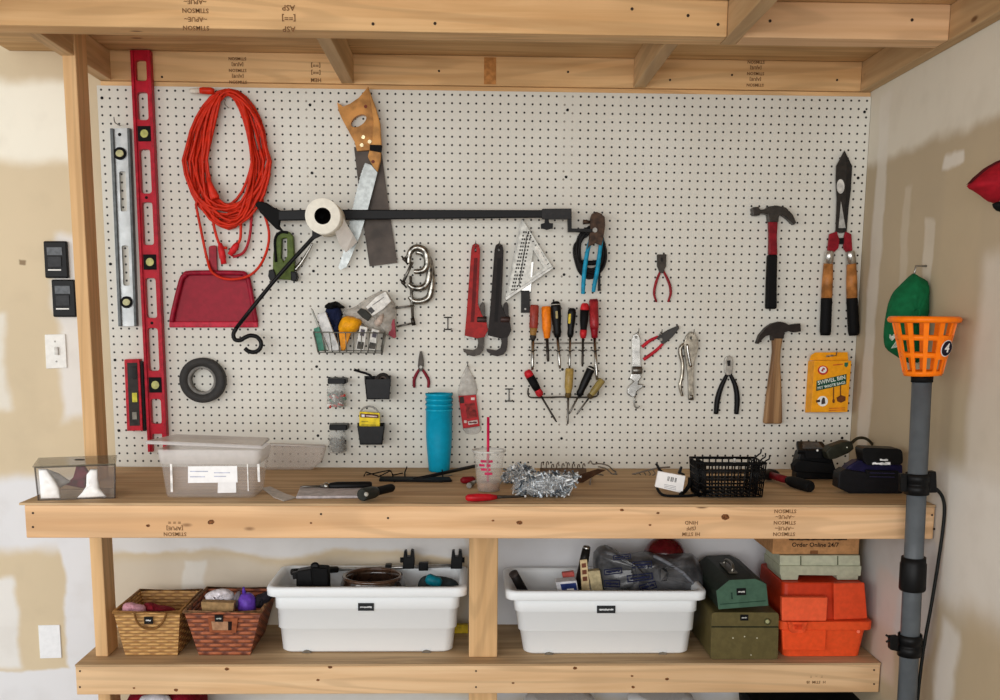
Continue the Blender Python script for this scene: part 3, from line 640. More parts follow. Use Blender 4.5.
pliers('snap_ring_pliers', 'small dark pliers with thin red handles, alone right of the teal pliers', 'pliers',
       [(657.3, 254.4), (666.4, 254.2), (666.2, 266), (664.4, 270), (663.6, 273), (660, 273), (659, 270), (657.4, 266)],
       [(660.6, 271), (658, 277), (655.4, 285), (654.2, 294), (656.6, 302)], [(663.4, 271), (667, 278), (670, 286), (670.6, 294), (668, 302)], M((140, 30, 38), .45), DKSTEEL, [1.1, 1.4, 1.4, 1.0], hole=circ(661.9, 259.6, 1.4, 2.2, 12))
pliers('needle_nose_pliers', 'needle nose pliers with dark red handles above the teal cups', 'pliers',
       [(419.8, 351.4), (421.6, 351.2), (423.4, 359), (423.6, 366), (422.6, 371), (419, 371), (417.8, 366), (418.4, 359)],
       [(419.6, 369), (416, 375), (414, 381), (414.4, 387.6)], [(422, 369), (426, 375), (428.6, 381), (428.2, 387.6)], M((124, 24, 40), .45), DKSTEEL, [1.2, 1.6, 1.6, 1.4], rj=(420.8, 367, 1.5))
pliers('diagonal_pliers', 'pliers with thick black handles, left of the wooden hammer', 'pliers',
       [(724.6, 361), (726, 357), (729.4, 355.8), (732, 357), (733, 362), (732.4, 372.5), (730.6, 375), (726.6, 375), (724.8, 372.5)],
       [(727.4, 374), (721.6, 386), (717.6, 399), (716, 414)], [(730, 374), (735.4, 386), (737.2, 399), (736.4, 414)], BLACK, M((168, 165, 158), .3, .9), [1.7, 2.5, 2.9, 2.4], hole=[(727, 360.6), (730.6, 360.2), (730.4, 366), (727.6, 366)])
pliers('wire_strippers', 'wire strippers with dark jaws and red handles, tilted up to the right', 'pliers',
       [(656, 338.5), (659, 335.6), (668, 330), (678.6, 325.4), (679.4, 328.4), (673, 336.4), (665, 343.6), (662, 344), (660.4, 340.6)],
       [(658.6, 336.6), (650, 340.6), (642, 347)], [(663.4, 343), (656, 350.6), (643.6, 359.6)], M((184, 36, 50), .42), M((52, 50, 48), .45, .4), [1.3, 1.7, 1.8], rj=(661, 339.4, 1.6), base=361)
# adjustable wrench
o = hang('adjustable_wrench', 'chrome adjustable wrench hanging jaws down beside the wire strippers', 'wrench', 636, 398)
MB().plate([(632.3, 339), (633.4, 335), (636, 333.3), (638.8, 334.6), (640.3, 339), (640, 352), (640.8, 367), (632.6, 367)], -.004, .009, [circ(636.2, 337.4, 1.2, n=10)]).build('handle', CHROME, o, bevel=.0015)
MB().lathe(W(632, 370.4, -.010), W(642, 370.4, -.010), [(0, .011), (.1, .014), (.9, .014), (1, .011)], 16).build('worm_screw', STEEL, o)
MB().plate([(631.4, 374), (640, 372), (641.6, 377), (638.6, 381.6), (634, 381.8), (630, 378.4)], -.003, .014).build('fixed_jaw', CHROME, o, bevel=.002)
MB().plate([(634, 381), (638.8, 381), (638.6, 384), (643.6, 384.6), (642.8, 387.4), (637, 391.6), (635.4, 396.6), (631, 397), (627.4, 393.6), (627.6, 388), (631, 384)], -.003, .014).build('moving_jaw', CHROME, o, bevel=.0025)
# locking pliers
o = hang('locking_pliers', 'chrome locking pliers hanging jaws up between the strippers and the black pliers', 'pliers', 690, 400)
LP_ = M((160, 153, 140), .28, .95, var=.25, scale=50)
MB().plate([(684.6, 343), (686.4, 336), (690.4, 331.6), (694.6, 333), (698, 339), (698.6, 348), (696, 356), (694.4, 362), (693.6, 378), (694, 396), (692, 399.6), (689, 398.6), (688.6, 378), (686.6, 362), (684.8, 352)], -.002, .018, [circ(691, 338, .9, 1.7, 10)]).build('body', LP_, o, bevel=.004)
MB().ptube([(686, 343), (681, 347), (680.4, 354), (682.6, 364), (682, 376), (680, 386), (682.4, 396)], -.012, [1.5, 2.0, 2.1, 1.9, 1.8, 1.6, 1.3], 9, 4).build('release_lever', LP_, o)
MB().ptube([(687, 344), (688.6, 356), (691, 367)], -.021, [1.2, 1.6, 1.4], 8, 4).build('jaw_arm', CHROME, o)
MB().lathe(W(691.2, 386, -.013), W(691, 400, -.013), [(0, .007), (.6, .007), (.62, .009), (1, .009)], 12).build('adjusting_screw', STEEL, o)
# hammers
o = hang('claw_hammer', 'claw hammer with red and black handle, claw to the right', 'hammer', 774, 309, 'claw hammers')
MB().plate([(752.2, 208.4), (754, 207), (758.6, 206.6), (760.4, 209.6), (766, 209), (768.4, 206.4), (777, 205.4), (786, 207.4), (793, 214.6), (796.4, 222.6), (794.2, 224.8), (788, 219), (781.6, 214), (779, 216.4), (778.6, 222), (769, 222), (768, 214.4), (760.6, 213), (758.8, 215.6), (753.4, 215.4)], -.004, .026).build('head', M((62, 58, 54), .4, .75), o, bevel=.003)
MB().plate([(768.8, 220.6), (778.2, 220.6), (777.2, 238), (777.8, 255), (769, 255), (769.4, 238)], -.008, .018).build('handle', M((128, 22, 32), .42), o, bevel=.004)
MB().plate([(768.6, 254.4), (778, 254.4), (777.4, 280), (777.2, 309), (766.6, 309), (767.4, 280)], -.004, .026).build('grip', BLACKR, o, bevel=.006)
o = hang('claw_hammer', 'old claw hammer with a worn wooden handle, claw to the left', 'hammer', 776, 424, 'claw hammers')
MB().plate([(757, 343.4), (760, 335), (766, 328), (772, 323.6), (780, 321.6), (786, 323), (789, 325.2), (794, 324.2), (800.4, 323.4), (801.2, 331.4), (794.4, 332.4), (789, 331), (784.6, 332.6), (783.8, 338.4), (772.2, 340.6), (772, 334.6), (766, 336), (761.4, 340.4), (758.4, 344)], -.0008, .028).build('head', M((42, 34, 30), .5, .6), o, bevel=.003)
MB().plate([(773, 336.6), (783.6, 336.6), (781.4, 350), (780.6, 362), (782, 385), (782.8, 424), (764.2, 424), (767.4, 395), (771.6, 366), (773.4, 352)], -.005, .024).build('handle', wood('worn_ash', (176, 138, 96), (118, 84, 54), 'Z', .5, 1.6, False, 4.4), o, bevel=.006)
# hedge shears
o = hang('hedge_shears', 'hedge shears hanging blades up with wood and black handles', 'shears', 840, 335)
SB = M((50, 46, 43), .42, .6)
MB().plate([(844.6, 150.4), (836.4, 166), (836, 180), (837, 200), (835.8, 232), (842.6, 233), (845.8, 200), (846.6, 165)], -.012, .005).build('blade', SB, o)
MB().plate([(844.6, 150.4), (852.2, 166), (851, 190), (848.6, 208), (846.8, 232), (840, 233), (841.4, 200), (843.4, 165)], -.005, .006).build('blade', M((40, 37, 35), .45, .6), o)
MB().plate(circ(840.6, 186.4, 3.9, 7.2), -.0172, .0006).build('label', M((206, 204, 198), .4), o)
MB().plate([(841, 201.4), (845.6, 228), (838.6, 228)], -.0172, .0006).build('label', M((180, 180, 176), .35, .3), o)
for pts, Yq in (([(829.4, 234), (837, 231.4), (839.6, 240), (838.6, 248), (834, 252.6), (827.6, 250.6)], -.015), ([(843.4, 240), (845.6, 231.4), (851.6, 234), (852.6, 250.6), (846.6, 252.6), (843.6, 248)], -.011)):
    MB().plate(pts, Yq, .008).build('tang', M((136, 24, 36), .4), o, bevel=.0015)
MB().plate([(838, 238), (844, 238), (843.8, 244), (838.4, 244)], -.012, .010).build('stop', BLACKR, o)
for x0, x1, x2, x3 in ((829.8, 828.3, 825.6, 825.2), (850.2, 851.4, 853, 853.8)):
    Y = -.0205; kk = PX(Y)
    MB().lathe(W(x0, 251, Y), W(x1, 264, Y), [(0, 3.6 * kk), (.1, 4.4 * kk), (1, 4.7 * kk)], 16).build('ferrule', M((206, 204, 198), .28, .9), o)
    MB().lathe(W(x1, 263, Y), W((x1 + x2) / 2 - .3, 298, Y), [(0, 4.6 * kk), (.5, 5.3 * kk), (1, 5.4 * kk)], 16).build('handle', M((176, 116, 62), .4, var=.2, scale=30), o)
    MB().lathe(W((x1 + x2) / 2 - .3, 297, Y), W(x3, 335.4, Y), [(0, 5.0 * kk), (.06, 5.5 * kk), (.9, 5.5 * kk), (1, 4.6 * kk)], 16).build('grip', BLACKR, o)
# yellow box of bags
o = hang('bag_box', 'yellow orange retail box with green title band, hanging at the right edge', 'box', 831, 413)
Yf = -.052; ORB = M((243, 164, 28), .42, var=.05)
q = [(814.4, 360.6), (851.6, 360.6), (847.6, 412), (811.2, 412.2)]
bk = [W(p[0] - 6.4, p[1] + .4, -.002) for p in q]; fr = [W(p[0], p[1], Yf) for p in q]
cx_ = MB().hexa(fr, bk).build('carton', ORB, o, bevel=.0015)
MB().plate([(809.4, 360.4), (811, 355.2), (815.6, 352.4), (847.6, 352.2), (848.4, 360.6)], -.030, .002, [[(826, 355.4), (834, 354.6), (834, 356.4), (826, 357.2)]]).build('hang_tab', ORB, o)
def onb(u, v): 
    p = inq(q, u, v, u, v)[0]; return p
MB().plate([(816.6, 380.8), (846.6, 374), (846.2, 384.2), (816.2, 391)], Yf - .0003, .0008).build('title_band', M((32, 78, 60), .5), cx_)
rl_ = math.atan2(6.8, 30)
b = MB(); b.text('SWIVEL BIN', W(831.6, 380.2, Yf - .0016), .0178, roll=-rl_, sx=1.0); b.text('PET WASTE BAGS', W(831.4, 385.4, Yf - .0016), .0118, roll=-rl_)
b.build('title', M((226, 236, 226), .5), cx_)
lg = MB().plate(circ(823, 370.2, 5.2, 4.7, 24), Yf - .0003, .0006).build('logo_disc', M((196, 52, 44), .5), cx_)
MB().plate(circ(823, 369.8, 3.7, 3.3, 20), Yf - .001, .0006).build('logo_centre', WHITE, lg)
MB().plate([(821, 370.8), (823.2, 367.6), (825.4, 368.6), (824.6, 370), (823.6, 369.4), (823, 371.8)], Yf - .0017, .0005).build('logo_mark', M((170, 60, 52), .5), lg)
MB().plate([(844.4, 362.6), (848.4, 362.4), (847.8, 366), (846, 367.4), (844.4, 366)], Yf - .0003, .0006).build('leaf_mark', M((44, 110, 84), .5), cx_)
MB().plate([(833, 364.6), (843, 363.6), (843, 364.6), (833, 365.6)], Yf - .0003, .0006).build('small_print', M((206, 96, 40), .5), cx_)
pc = MB().plate(circ(822.6, 401.2, 5.3, 5.2), Yf - .0003, .0006).build('picture_disc', WHITE, cx_)
MB().plate([(816, 400.4), (820, 399.4), (820.2, 402), (816.4, 402.6)], Yf - .001, .0006).build('picture_mark', M((70, 50, 40), .5), pc)
MB().plate([(823, 397.4), (824.8, 398), (825.4, 403.6), (821.4, 404.4), (821.6, 400.6)], Yf - .001, .0006).build('picture_mark', M((70, 60, 56), .5), pc)
for x, y0, y1 in ((833.6, 387.2, 399.4), (840.6, 385.4, 396)):
    MB().plate([(x - .5, y0), (x + .6, y0), (x + .4, y1), (x - .6, y1)], Yf - .0003, .0006).build('picture_stem', M((110, 64, 34), .5), cx_)
MB().plate(circ(833.6, 401, 1.2, 2.2, 12), Yf - .0003, .0008).build('picture_blob', M((110, 64, 34), .5), cx_)
MB().plate([(836.6, 397.6), (841, 395), (845.6, 396.6), (845.4, 400.6), (841, 402.8), (837.4, 401.4)], Yf - .0003, .0012).build('picture_blob', M((104, 58, 30), .5), cx_)
for yy in (408, 410): MB().plate([(829, yy), (845, yy - .5), (845, yy + .3), (829, yy + .8)], Yf - .0003, .0006).build('small_print', M((214, 110, 44), .5), cx_)
# jars
CLEAR = M((214, 216, 212), .12, 0, .32, var=.02); CLEAR2 = M((206, 200, 190), .25, 0, .5, var=.03)
def jar(x0, x1, y0, y1, label, cols):
    o = hang('storage_jar', label, 'jar', (x0 + x1) / 2, y1, 'lidded jars under mounted caps'); kk = PX(-.03); r = (x1 - x0) / 2 * kk; xm = (x0 + x1) / 2; Y = -.032
    MB().plate([(x0 + .4, y0), (x1 + .4, y0), (x1 + .4, y0 + 5.6), (x0 + .4, y0 + 5.6)], -.001, .06).build('lid', BLACK, o, bevel=.004)
    for x in (x0 + 2, xm + .3, x1 - 1.6): MB().plate([(x - .9, y0 - 1.4), (x + .9, y0 - 1.4), (x + .9, y0 + 1), (x - .9, y0 + 1)], -.001, .01).build('lid_clip', BLACK, o)
    MB().lathe(W(xm, y0 + 5.4, Y), W(xm, y1, Y), [(0, r * .82), (.12, r * .84), (.24, r), (.93, r), (1, r * .85)], 20, False, True).build('glass', CLEAR, o)
    for c in range(len(cols)):
        b = MB()
        for i in range(11):
            t_ = random.uniform(.42, .95); a = random.uniform(0, 6.28); rr = r * .9 * math.sqrt(random.random())
            p = W(xm, y0 + 5.4 + (y1 - y0 - 5.4) * t_, Y) + Vector((rr * math.cos(a), rr * math.sin(a), 0)); d = Vector((random.uniform(-1, 1), random.uniform(-1, 1), random.uniform(-1, 1))).normalized() * .010
            b.lathe(p - d, p + d, [(0, .0042), (1, .0034)], 6)
        g_ = b.build('contents', cols[c], o); g_['kind'] = 'stuff'
jar(327, 345.4, 378.4, 406.6, 'upper jar with black lid holding red, white and green bits', [M((190, 60, 52), .5), WHITE, M((80, 128, 110), .5), M((120, 118, 112), .5)])
jar(328.6, 346.8, 424.8, 452.6, 'lower jar with black lid holding loose grey screws', [STEEL, DKSTEEL, M((128, 126, 120), .4, .5)])
# black bins
def bin_(q, label):
    o = hang('peg_bin', label, 'bin', (q[0][0] + q[1][0]) / 2, q[2][1], 'small black pegboard bins')
    Yf = -.075; f = [W(p[0], p[1], Yf) for p in q]; b = [W(p[0], p[1], -.001) for p in q]
    m_ = MB()
    m_.hexa(f, [p + Vector((0, .003, 0)) for p in f])
    b2 = [b[0] + Vector((0, 0, .012)), b[1] + Vector((0, 0, .012)), b[2], b[3]]
    m_.hexa(b2, [p + Vector((0, -.003, 0)) for p in b2])
    for i, j in ((0, 3), (1, 2)):
        s = Vector((.003 if i == 0 else -.003, 0, 0)); L = [f[i], b2[i], b2[j], f[j]]; m_.hexa(L, [p + s for p in L])
    L = [f[3], f[2], b[2], b[3]]; m_.hexa(L, [p + Vector((0, 0, .003)) for p in L])
    m_.build('bin_shell', M((26, 26, 27), .42), o); return o
bin_([(364.4, 379.6), (391, 379), (389.4, 399.2), (366.6, 399.4)], 'upper small black bin on the pegboard holding a tape roll')
bin_([(357.2, 426.4), (384.8, 426.4), (382.2, 444.6), (360, 444.6)], 'lower small black bin on the pegboard holding a yellow packet')
o = hang('tape_roll', 'small roll of dark tape sitting in the upper black bin', 'tape', 380, 390); a = W(372, 386, -.05); b_ = W(384.6, 379.8, -.062); d = Vector((.35, -1, .25)).normalized() * .03; c = W(382, 381, -.045)
MB().lathe(c - d * .6, c + d * .6, [(0, .013), (0, .024), (1, .024), (1, .013), (0, .013)], 26, False, False).build('tape', M((44, 42, 40), .5), o)
MB().lathe(c - d * .55, c + d * .55, [(0, .010), (0, .0132), (1, .0132), (1, .010), (0, .010)], 22, False, False).build('core', M((96, 84, 76), .7), o)
o = MB().ptube([(354, 369.6), (361, 372), (370, 375), (377, 383)], -.04, [1.5, 1.2, 1.2, 1.2], 7, 2).build('hex_key', BLACKR); tag(o, 'thin black rod sticking out to the left of the upper bin', 'rod')
o = hang('utility_packet', 'yellow and dark red packet standing in the lower black bin', 'packet', 369, 432)
pk = MB().plate([(359.4, 411.6), (379.6, 413), (379.9, 434), (359, 434)], -.042, .012).build('packet_body', YELLOW, o, bevel=.001)
MB().plate([(360.4, 413.4), (378.4, 414.6), (378.6, 418), (360.2, 417.4)], -.0543, .0008).build('header_band', M((92, 40, 40), .5), pk)
MB().plate([(361.6, 414.4), (364.6, 414.6), (364.6, 417), (361.6, 416.8)], -.0552, .0006).build('logo_patch', WHITE, pk)
MB().plate([(366, 415.2), (377, 416), (377, 417.2), (366, 416.4)], -.0552, .0006).build('header_print', M((220, 200, 190), .5), pk)
for yy, x1 in ((421, 368), (424.4, 376)): MB().plate([(361.4, yy), (x1, yy + .2), (x1, yy + 1.1), (361.4, yy + .9)], -.0543, .0006).build('print_line', M((170, 150, 40), .5), pk)
MB().plate([(374, 428.4), (377.6, 428.6), (377.6, 430), (374, 429.8)], -.0543, .0006).build('print_line', M((60, 56, 30), .5), pk)
MB().ptube([(360, 413), (363, 408.4), (369, 406.4), (375, 408.2), (379.4, 413.6)], -.046, .9, 7).build('hanging_loop', M((150, 148, 142), .4), o)
# red hanging packet
o = hang('blister_packet', 'red labelled clear packet hanging above the plastic cup', 'packet', 469, 434)
MB().ppuff([(467.6, 364.6), (470.4, 371), (475, 380), (476.4, 394.6), (458.4, 396.4), (460.4, 381), (462.4, 374), (465.6, 368)], -.004, .008, .15, 3).build('clear_top', M((214, 210, 202), .2, 0, .55), o)
lb = MB().plate([(458.4, 396), (476, 395), (479.8, 426), (463, 428.6)], -.004, .012).build('label_card', M((184, 30, 36), .4), o, bevel=.001)
MB().plate([(459.4, 397), (463.6, 396.4), (464.4, 403), (460, 403.6)], -.0162, .0006).build('photo_patch', M((60, 40, 36), .5), lb)
lt_ = MB().plate([(467.6, 421.4), (477.4, 419.8), (478, 423.4), (468.6, 425)], -.0162, .0006).build('print_patch', M((214, 196, 190), .5), lb)
MB().plate(ragged(469, 476.8, 421.4, 423.6), -.0168, .0005).build('print_line', M((96, 40, 40), .5), lt_)
for p in ((471, 397.6, 474.6, 400), (464, 420.4, 466.6, 423)): MB().plate([(p[0], p[1]), (p[2], p[1]), (p[2], p[3]), (p[0], p[3])], -.0162, .0006).build('print_line', M((226, 206, 200), .5), lb)
MB().plate([(465, 404), (475, 403), (477, 417), (467.4, 419)], -.0162, .0006).build('picture', M((140, 40, 36), .5, var=.3), lb)
MB().ppuff([(463.4, 427.6), (479.6, 426), (480.6, 430.6), (476, 434), (467.6, 434), (464.6, 431.6)], -.004, .008, .2, 3).build('clear_bottom', M((220, 218, 212), .2, 0, .5), o)
# screwdriver racks and screwdrivers
o = hang('screwdriver_rack', 'upper wire rack on the pegboard holding six upright screwdrivers', 'rack', 564, 352, 'wire screwdriver racks')
MB().ptube([(531, 343.4), (597.6, 343)], -.018, .75, 6, 1).build('front_wire', HOOKM, o)
for x in (532.5, 547.3, 558.6, 570, 582.6, 594.8):
    MB().tube([W(x - 4.2, 350.4, -.001), W(x - 3.6, 350, -.03)] + cat([W(x - 3, 350, -.036), W(x, 351.4, -.044), W(x + 3, 350, -.036)], 4) + [W(x + 3.6, 350, -.03), W(x + 4.2, 350.4, -.001)], .0018, 6).build('loop', DKSTEEL, o)
o = hang('screwdriver_rack', 'lower wire rack on the pegboard holding four slanting screwdrivers', 'rack', 564, 398, 'wire screwdriver racks')
MB().ptube([(528.4, 388), (528.8, 396.6), (540, 397.6), (560, 397), (580, 397.4), (597, 396), (597.4, 386)], -.0305, .9, 6, 3).build('front_wire', DKSTEEL, o)
for x in (540.5, 552, 568, 579, 589.5):
    MB().tube([W(x - 3, 397.6, -.001), W(x - 2.6, 397.6, -.030), W(x, 398, -.037), W(x + 2.6, 397.6, -.030), W(x + 3, 397.6, -.001)], .0018, 6).build('loop', DKSTEEL, o)
SPRF = {'round': [(0, .55), (.04, .85), (.12, 1), (.55, .98), (.78, .82), (.9, .9), (1, .62)],
        'flute': [(0, .8), (.05, 1), (.7, .97), (.82, .78), (.9, .72), (1, .66)],
        'fat': [(0, .5), (.05, .86), (.15, 1), (.5, .92), (.72, .74), (.88, .8), (1, .55)]}
def driver(label, h0, h1, tip, w, segs, Y=-.036, prof='round', shaft=None, sw=1.4, collar=None):
    o = hang('screwdriver', label, 'screwdriver', (h0[0] + tip[0]) / 2, max(h0[1], tip[1]), 'screwdrivers in the wire racks'); kk = PX(Y)
    pr_ = [(t_, r * w / 2 * kk) for t_, r in SPRF[prof]]
    def rad(t_):
        for (a, ra), (b, rb) in zip(pr_, pr_[1:]):
            if a <= t_ <= b: return ra + (rb - ra) * (t_ - a) / max(1e-6, b - a)
        return pr_[-1][1]
    A, B = W(*h0, Y), W(*h1, Y)
    for i, (t0, t1, m_) in enumerate(segs):
        ts = sorted(set([t0, t1] + [t_ for t_, _ in pr_ if t0 < t_ < t1])); 
        MB().lathe(A, B, [(t_, rad(t_)) for t_ in ts], 12).build('handle' if t1 - t0 > .4 else 'handle_band', m_, o)
    if collar: MB().lathe(A.lerp(B, .9), A.lerp(B, 1.1), [(0, 3.0 * kk), (.5, 3.4 * kk), (1, 2.2 * kk)], 10).build('collar', collar, o)
    MB().tube([B, W(*lerp(h1, tip, .88), Y), W(*tip, Y)], [sw * kk, sw * kk, sw * .7 * kk], 8).build('shaft', shaft or CHROME, o)
driver('red and amber clear handled screwdriver, leftmost in the upper rack', (534.6, 304.8), (533, 337), (532.4, 370), 9, [(0, .72, M((152, 62, 52), .25)), (.72, 1, M((150, 112, 60), .25))], prof='flute', sw=1.7, collar=M((52, 48, 44), .5))
driver('screwdriver with a plain orange handle in the upper rack', (546, 306.2), (547, 338.2), (548.2, 361.6), 9.4, [(0, 1, M((250, 132, 26), .38))], prof='flute', sw=1.5, shaft=DKSTEEL)
driver('large black handled screwdriver, third in the upper rack', (555.4, 301.2), (557.6, 337.4), (560, 368.6), 10.4, [(0, .08, BLACKR), (.08, .1, M((190, 186, 176), .4)), (.1, 1, BLACK)], prof='fat', sw=1.5)
MB().plate(rnd([(555.4, 311), (557.6, 311), (558, 318.6), (555.8, 318.6)], .4), -.0515, .002).build('handle_mark', M((176, 160, 110), .4), bpy.data.objects['screwdriver.002'])
driver('short black handled screwdriver with a yellow stripe in the upper rack', (572.2, 308), (570.2, 337.4), (569.6, 369), 8.4, [(0, 1, BLACK)], prof='fat', sw=1.2)
MB().plate(rnd([(568.6, 314), (571, 313.6), (570.4, 323.6), (568.2, 323.6)], .4), -.0475, .002).build('handle_mark', M((226, 196, 60), .4), bpy.data.objects['screwdriver.003'])
driver('screwdriver with red cap and black grip in the upper rack', (585, 303), (583, 338.2), (582.4, 366.6), 9, [(0, .2, M((190, 38, 44), .4)), (.2, .76, BLACKR), (.76, 1, M((190, 38, 44), .4))], prof='fat', sw=1.2, shaft=DKSTEEL)
driver('dark red clear handled screwdriver, rightmost in the upper rack', (593.6, 299), (594.6, 338), (597, 380), 9.4, [(0, .06, M((120, 26, 36), .3)), (.06, .74, M((158, 44, 48), .22)), (.74, 1, M((140, 22, 34), .3))], prof='flute', sw=1.6)
driver('screwdriver with red ends and black grip, slanting left in the lower rack', (526.6, 370.4), (541, 396), (556.6, 422), 8.8, [(0, .24, M((194, 36, 46), .4)), (.24, .76, BLACKR), (.76, 1, M((184, 34, 44), .4))], prof='round', sw=1.0, shaft=DKSTEEL)
driver('amber clear handled screwdriver standing upright in the lower rack', (569.6, 368.2), (568.2, 395), (567.8, 424), 8.6, [(0, 1, M((168, 140, 76), .22))], prof='flute', sw=1.1, shaft=STEEL, collar=M((96, 78, 44), .4))
driver('black handled screwdriver slanting right in the lower rack', (592, 366.4), (578.6, 396), (569, 414), 8.4, [(0, .06, BLACK), (.06, .09, M((190, 186, 176), .4)), (.09, 1, BLACK)], prof='round', sw=1.0, shaft=STEEL)
driver('olive clear handled screwdriver, rightmost in the lower rack', (602.4, 379.6), (590, 396.4), (576.6, 414.6), 7.4, [(0, 1, M((146, 128, 74), .22))], prof='flute', sw=.9, shaft=STEEL, collar=M((72, 60, 38), .4))
# wire basket with contents
o = hang('wire_basket', 'small grey wire basket on the pegboard stuffed with packets', 'basket', 349, 353)
b = MB(); Yf = -.10; kk = .0016
def wline(m_, A, B, r=kk): m_.tube([A, B], r, 6)
tl, tr, br, bl = (313.4, 332.2), (385.6, 333), (382.4, 353), (318, 352.4)
F = [W(*p, Yf) for p in (tl, tr, br, bl)]; K = [W(p[0] + (1.5 if p[0] < 350 else -1.5), p[1] - 2, -.002) for p in (tl, tr, br, bl)]
for i in range(4): wline(b, F[i], F[(i + 1) % 4], .002); wline(b, K[i], K[(i + 1) % 4])
for i in range(4): wline(b, F[i], K[i], .002)
for k in range(1, 9): t_ = k / 9; wline(b, F[0].lerp(F[1], t_), F[3].lerp(F[2], t_)); wline(b, F[3].lerp(F[2], t_), K[3].lerp(K[2], t_))
for s in (0, 1):
    for k in range(1, 4): wline(b, F[s].lerp(K[s], k / 4), F[3 - s].lerp(K[3 - s], k / 4))
b.build('wire_frame', M((118, 118, 110), .4, .6), o)
def bsk(name, label, cat_, px, Y, th, mat, bevel=.001):
    return tag(MB().plate(px, Y, th).build(name, mat, bevel=bevel), label, cat_)
bsk('green_card', 'blue green card at the left end of the wire basket', 'card', [(313.6, 328.6), (319, 326.6), (326, 350), (318.6, 351)], -.088, .003, M((72, 132, 112), .5))
o = tag(MB().plate([(310.6, 308), (312.4, 309.4), (329, 350), (325.6, 350.6)], -.075, .012).build('steel_rule', M((124, 124, 116), .4, .5), bevel=.001), 'grey metal strip leaning out of the wire basket at left', 'strip')
bsk('white_packet', 'white glossy packet leaning in the left of the wire basket', 'packet', [(316.6, 314.6), (325.4, 311.6), (340.4, 350.4), (327.6, 351)], -.06, .02, M((206, 206, 204), .3), .003)
g_ = thing('work_glove', 'dark navy glove with black cuff stuffed in the wire basket', 'glove', W(335, 345, -.04))
MB().ppuff([(326, 309), (334, 305.6), (340, 307), (342, 316), (341, 330), (340, 346), (333, 347), (330, 330), (327, 318)], -.03, .03, .2).build('palm', M((28, 36, 66), .8), g_)
MB().ppuff([(324.6, 307), (328, 303.4), (336, 301.4), (340, 303.6), (344.6, 307), (343, 308.6), (338, 308), (330, 309.6)], -.03, .034, .25).build('cuff', BLACKR, g_)
yb = thing('yellow_case', 'yellow orange plastic case sitting in the wire basket', 'case', W(349, 350, -.06))
MB().ppuff([(338.4, 328), (341, 320), (346, 316), (356, 317.4), (361.6, 320.6), (360.4, 327), (355, 333), (348, 333.4), (340.6, 332.6)], -.045, .04, .04, 3).build('lid', M((242, 168, 28), .42), yb)
MB().plate([(338.6, 331), (351, 332.6), (344.6, 350.4), (341, 350.6)], -.05, .02).build('body', M((234, 152, 20), .42), yb, bevel=.003)
o = thing('clear_bag', 'clear plastic bag with a white label card above the wire basket', 'bag', W(375, 335, -.04))
MB().ppuff([(342, 312), (356, 306), (372, 295), (385, 290.6), (391, 298), (396, 306), (396.6, 322), (394.6, 338), (384, 334), (370, 331), (360, 322), (350, 318)], -.02, .045, .2).build('film', M((206, 200, 190), .25, 0, .5, bump=.4), o)
lc = MB().plate([(376, 297), (385.4, 291.6), (391, 301), (383, 309), (372.4, 316), (366, 307)], -.07, .002).build('label_card', M((226, 224, 218), .5), o)
MB().plate([(367.4, 309.4), (371, 306.8), (375, 311), (371.4, 314)], -.0722, .0005).build('barcode', M((72, 70, 70), .5), lc)
for k in range(3): MB().plate([(372 + k * 2.4, 305 - k * 1.6), (380 + k * 2, 299.6 - k * 1.5), (380.4 + k * 2, 300.2 - k * 1.5), (372.5 + k * 2.4, 305.6 - k * 1.6)], -.0722, .0005).build('print_line', M((130, 128, 126), .5), lc)
MB().plate([(356.6, 312), (361, 308), (366, 310), (371.6, 316), (368, 321.4), (362, 317.4)], -.066, .01).build('black_part', M((44, 44, 38), .5), o, bevel=.002)
MB().ppuff([(374, 322), (380, 315), (384, 314), (383, 322), (378, 327)], -.055, .02, .1).build('foam_part', M((198, 180, 166), .7), o)
for i, q in enumerate(([(360, 325.6), (367.4, 327.6), (363.6, 350), (355.6, 349.4)], [(372, 328.4), (379.4, 330.6), (375.6, 350), (367.6, 349)])):
    s_ = thing('small_carton', ('left', 'right')[i] + ' one of two small white label boxes in the wire basket', 'box', W(q[3][0], 350, -.07), 'small boxes in the wire basket')
    cb = MB().plate(q, -.066, .02).build('carton', M((222, 220, 214), .5), s_, bevel=.001)
    MB().plate(inq(q, .2, .12, .75, .4), -.0862, .0005).build('print_block', M((104, 98, 110), .5, var=.3), cb); MB().plate(inq(q, .1, .66, .9, .97), -.0862, .0005).build('print_block', M((70, 66, 60), .5, var=.3), cb)
bsk('red_packet', 'thin red edged packet at the right end of the wire basket', 'packet', [(392.6, 320), (394.4, 318.6), (396, 337), (394.4, 338.4), (388, 334.6)], -.04, .012, M((150, 60, 72), .5))
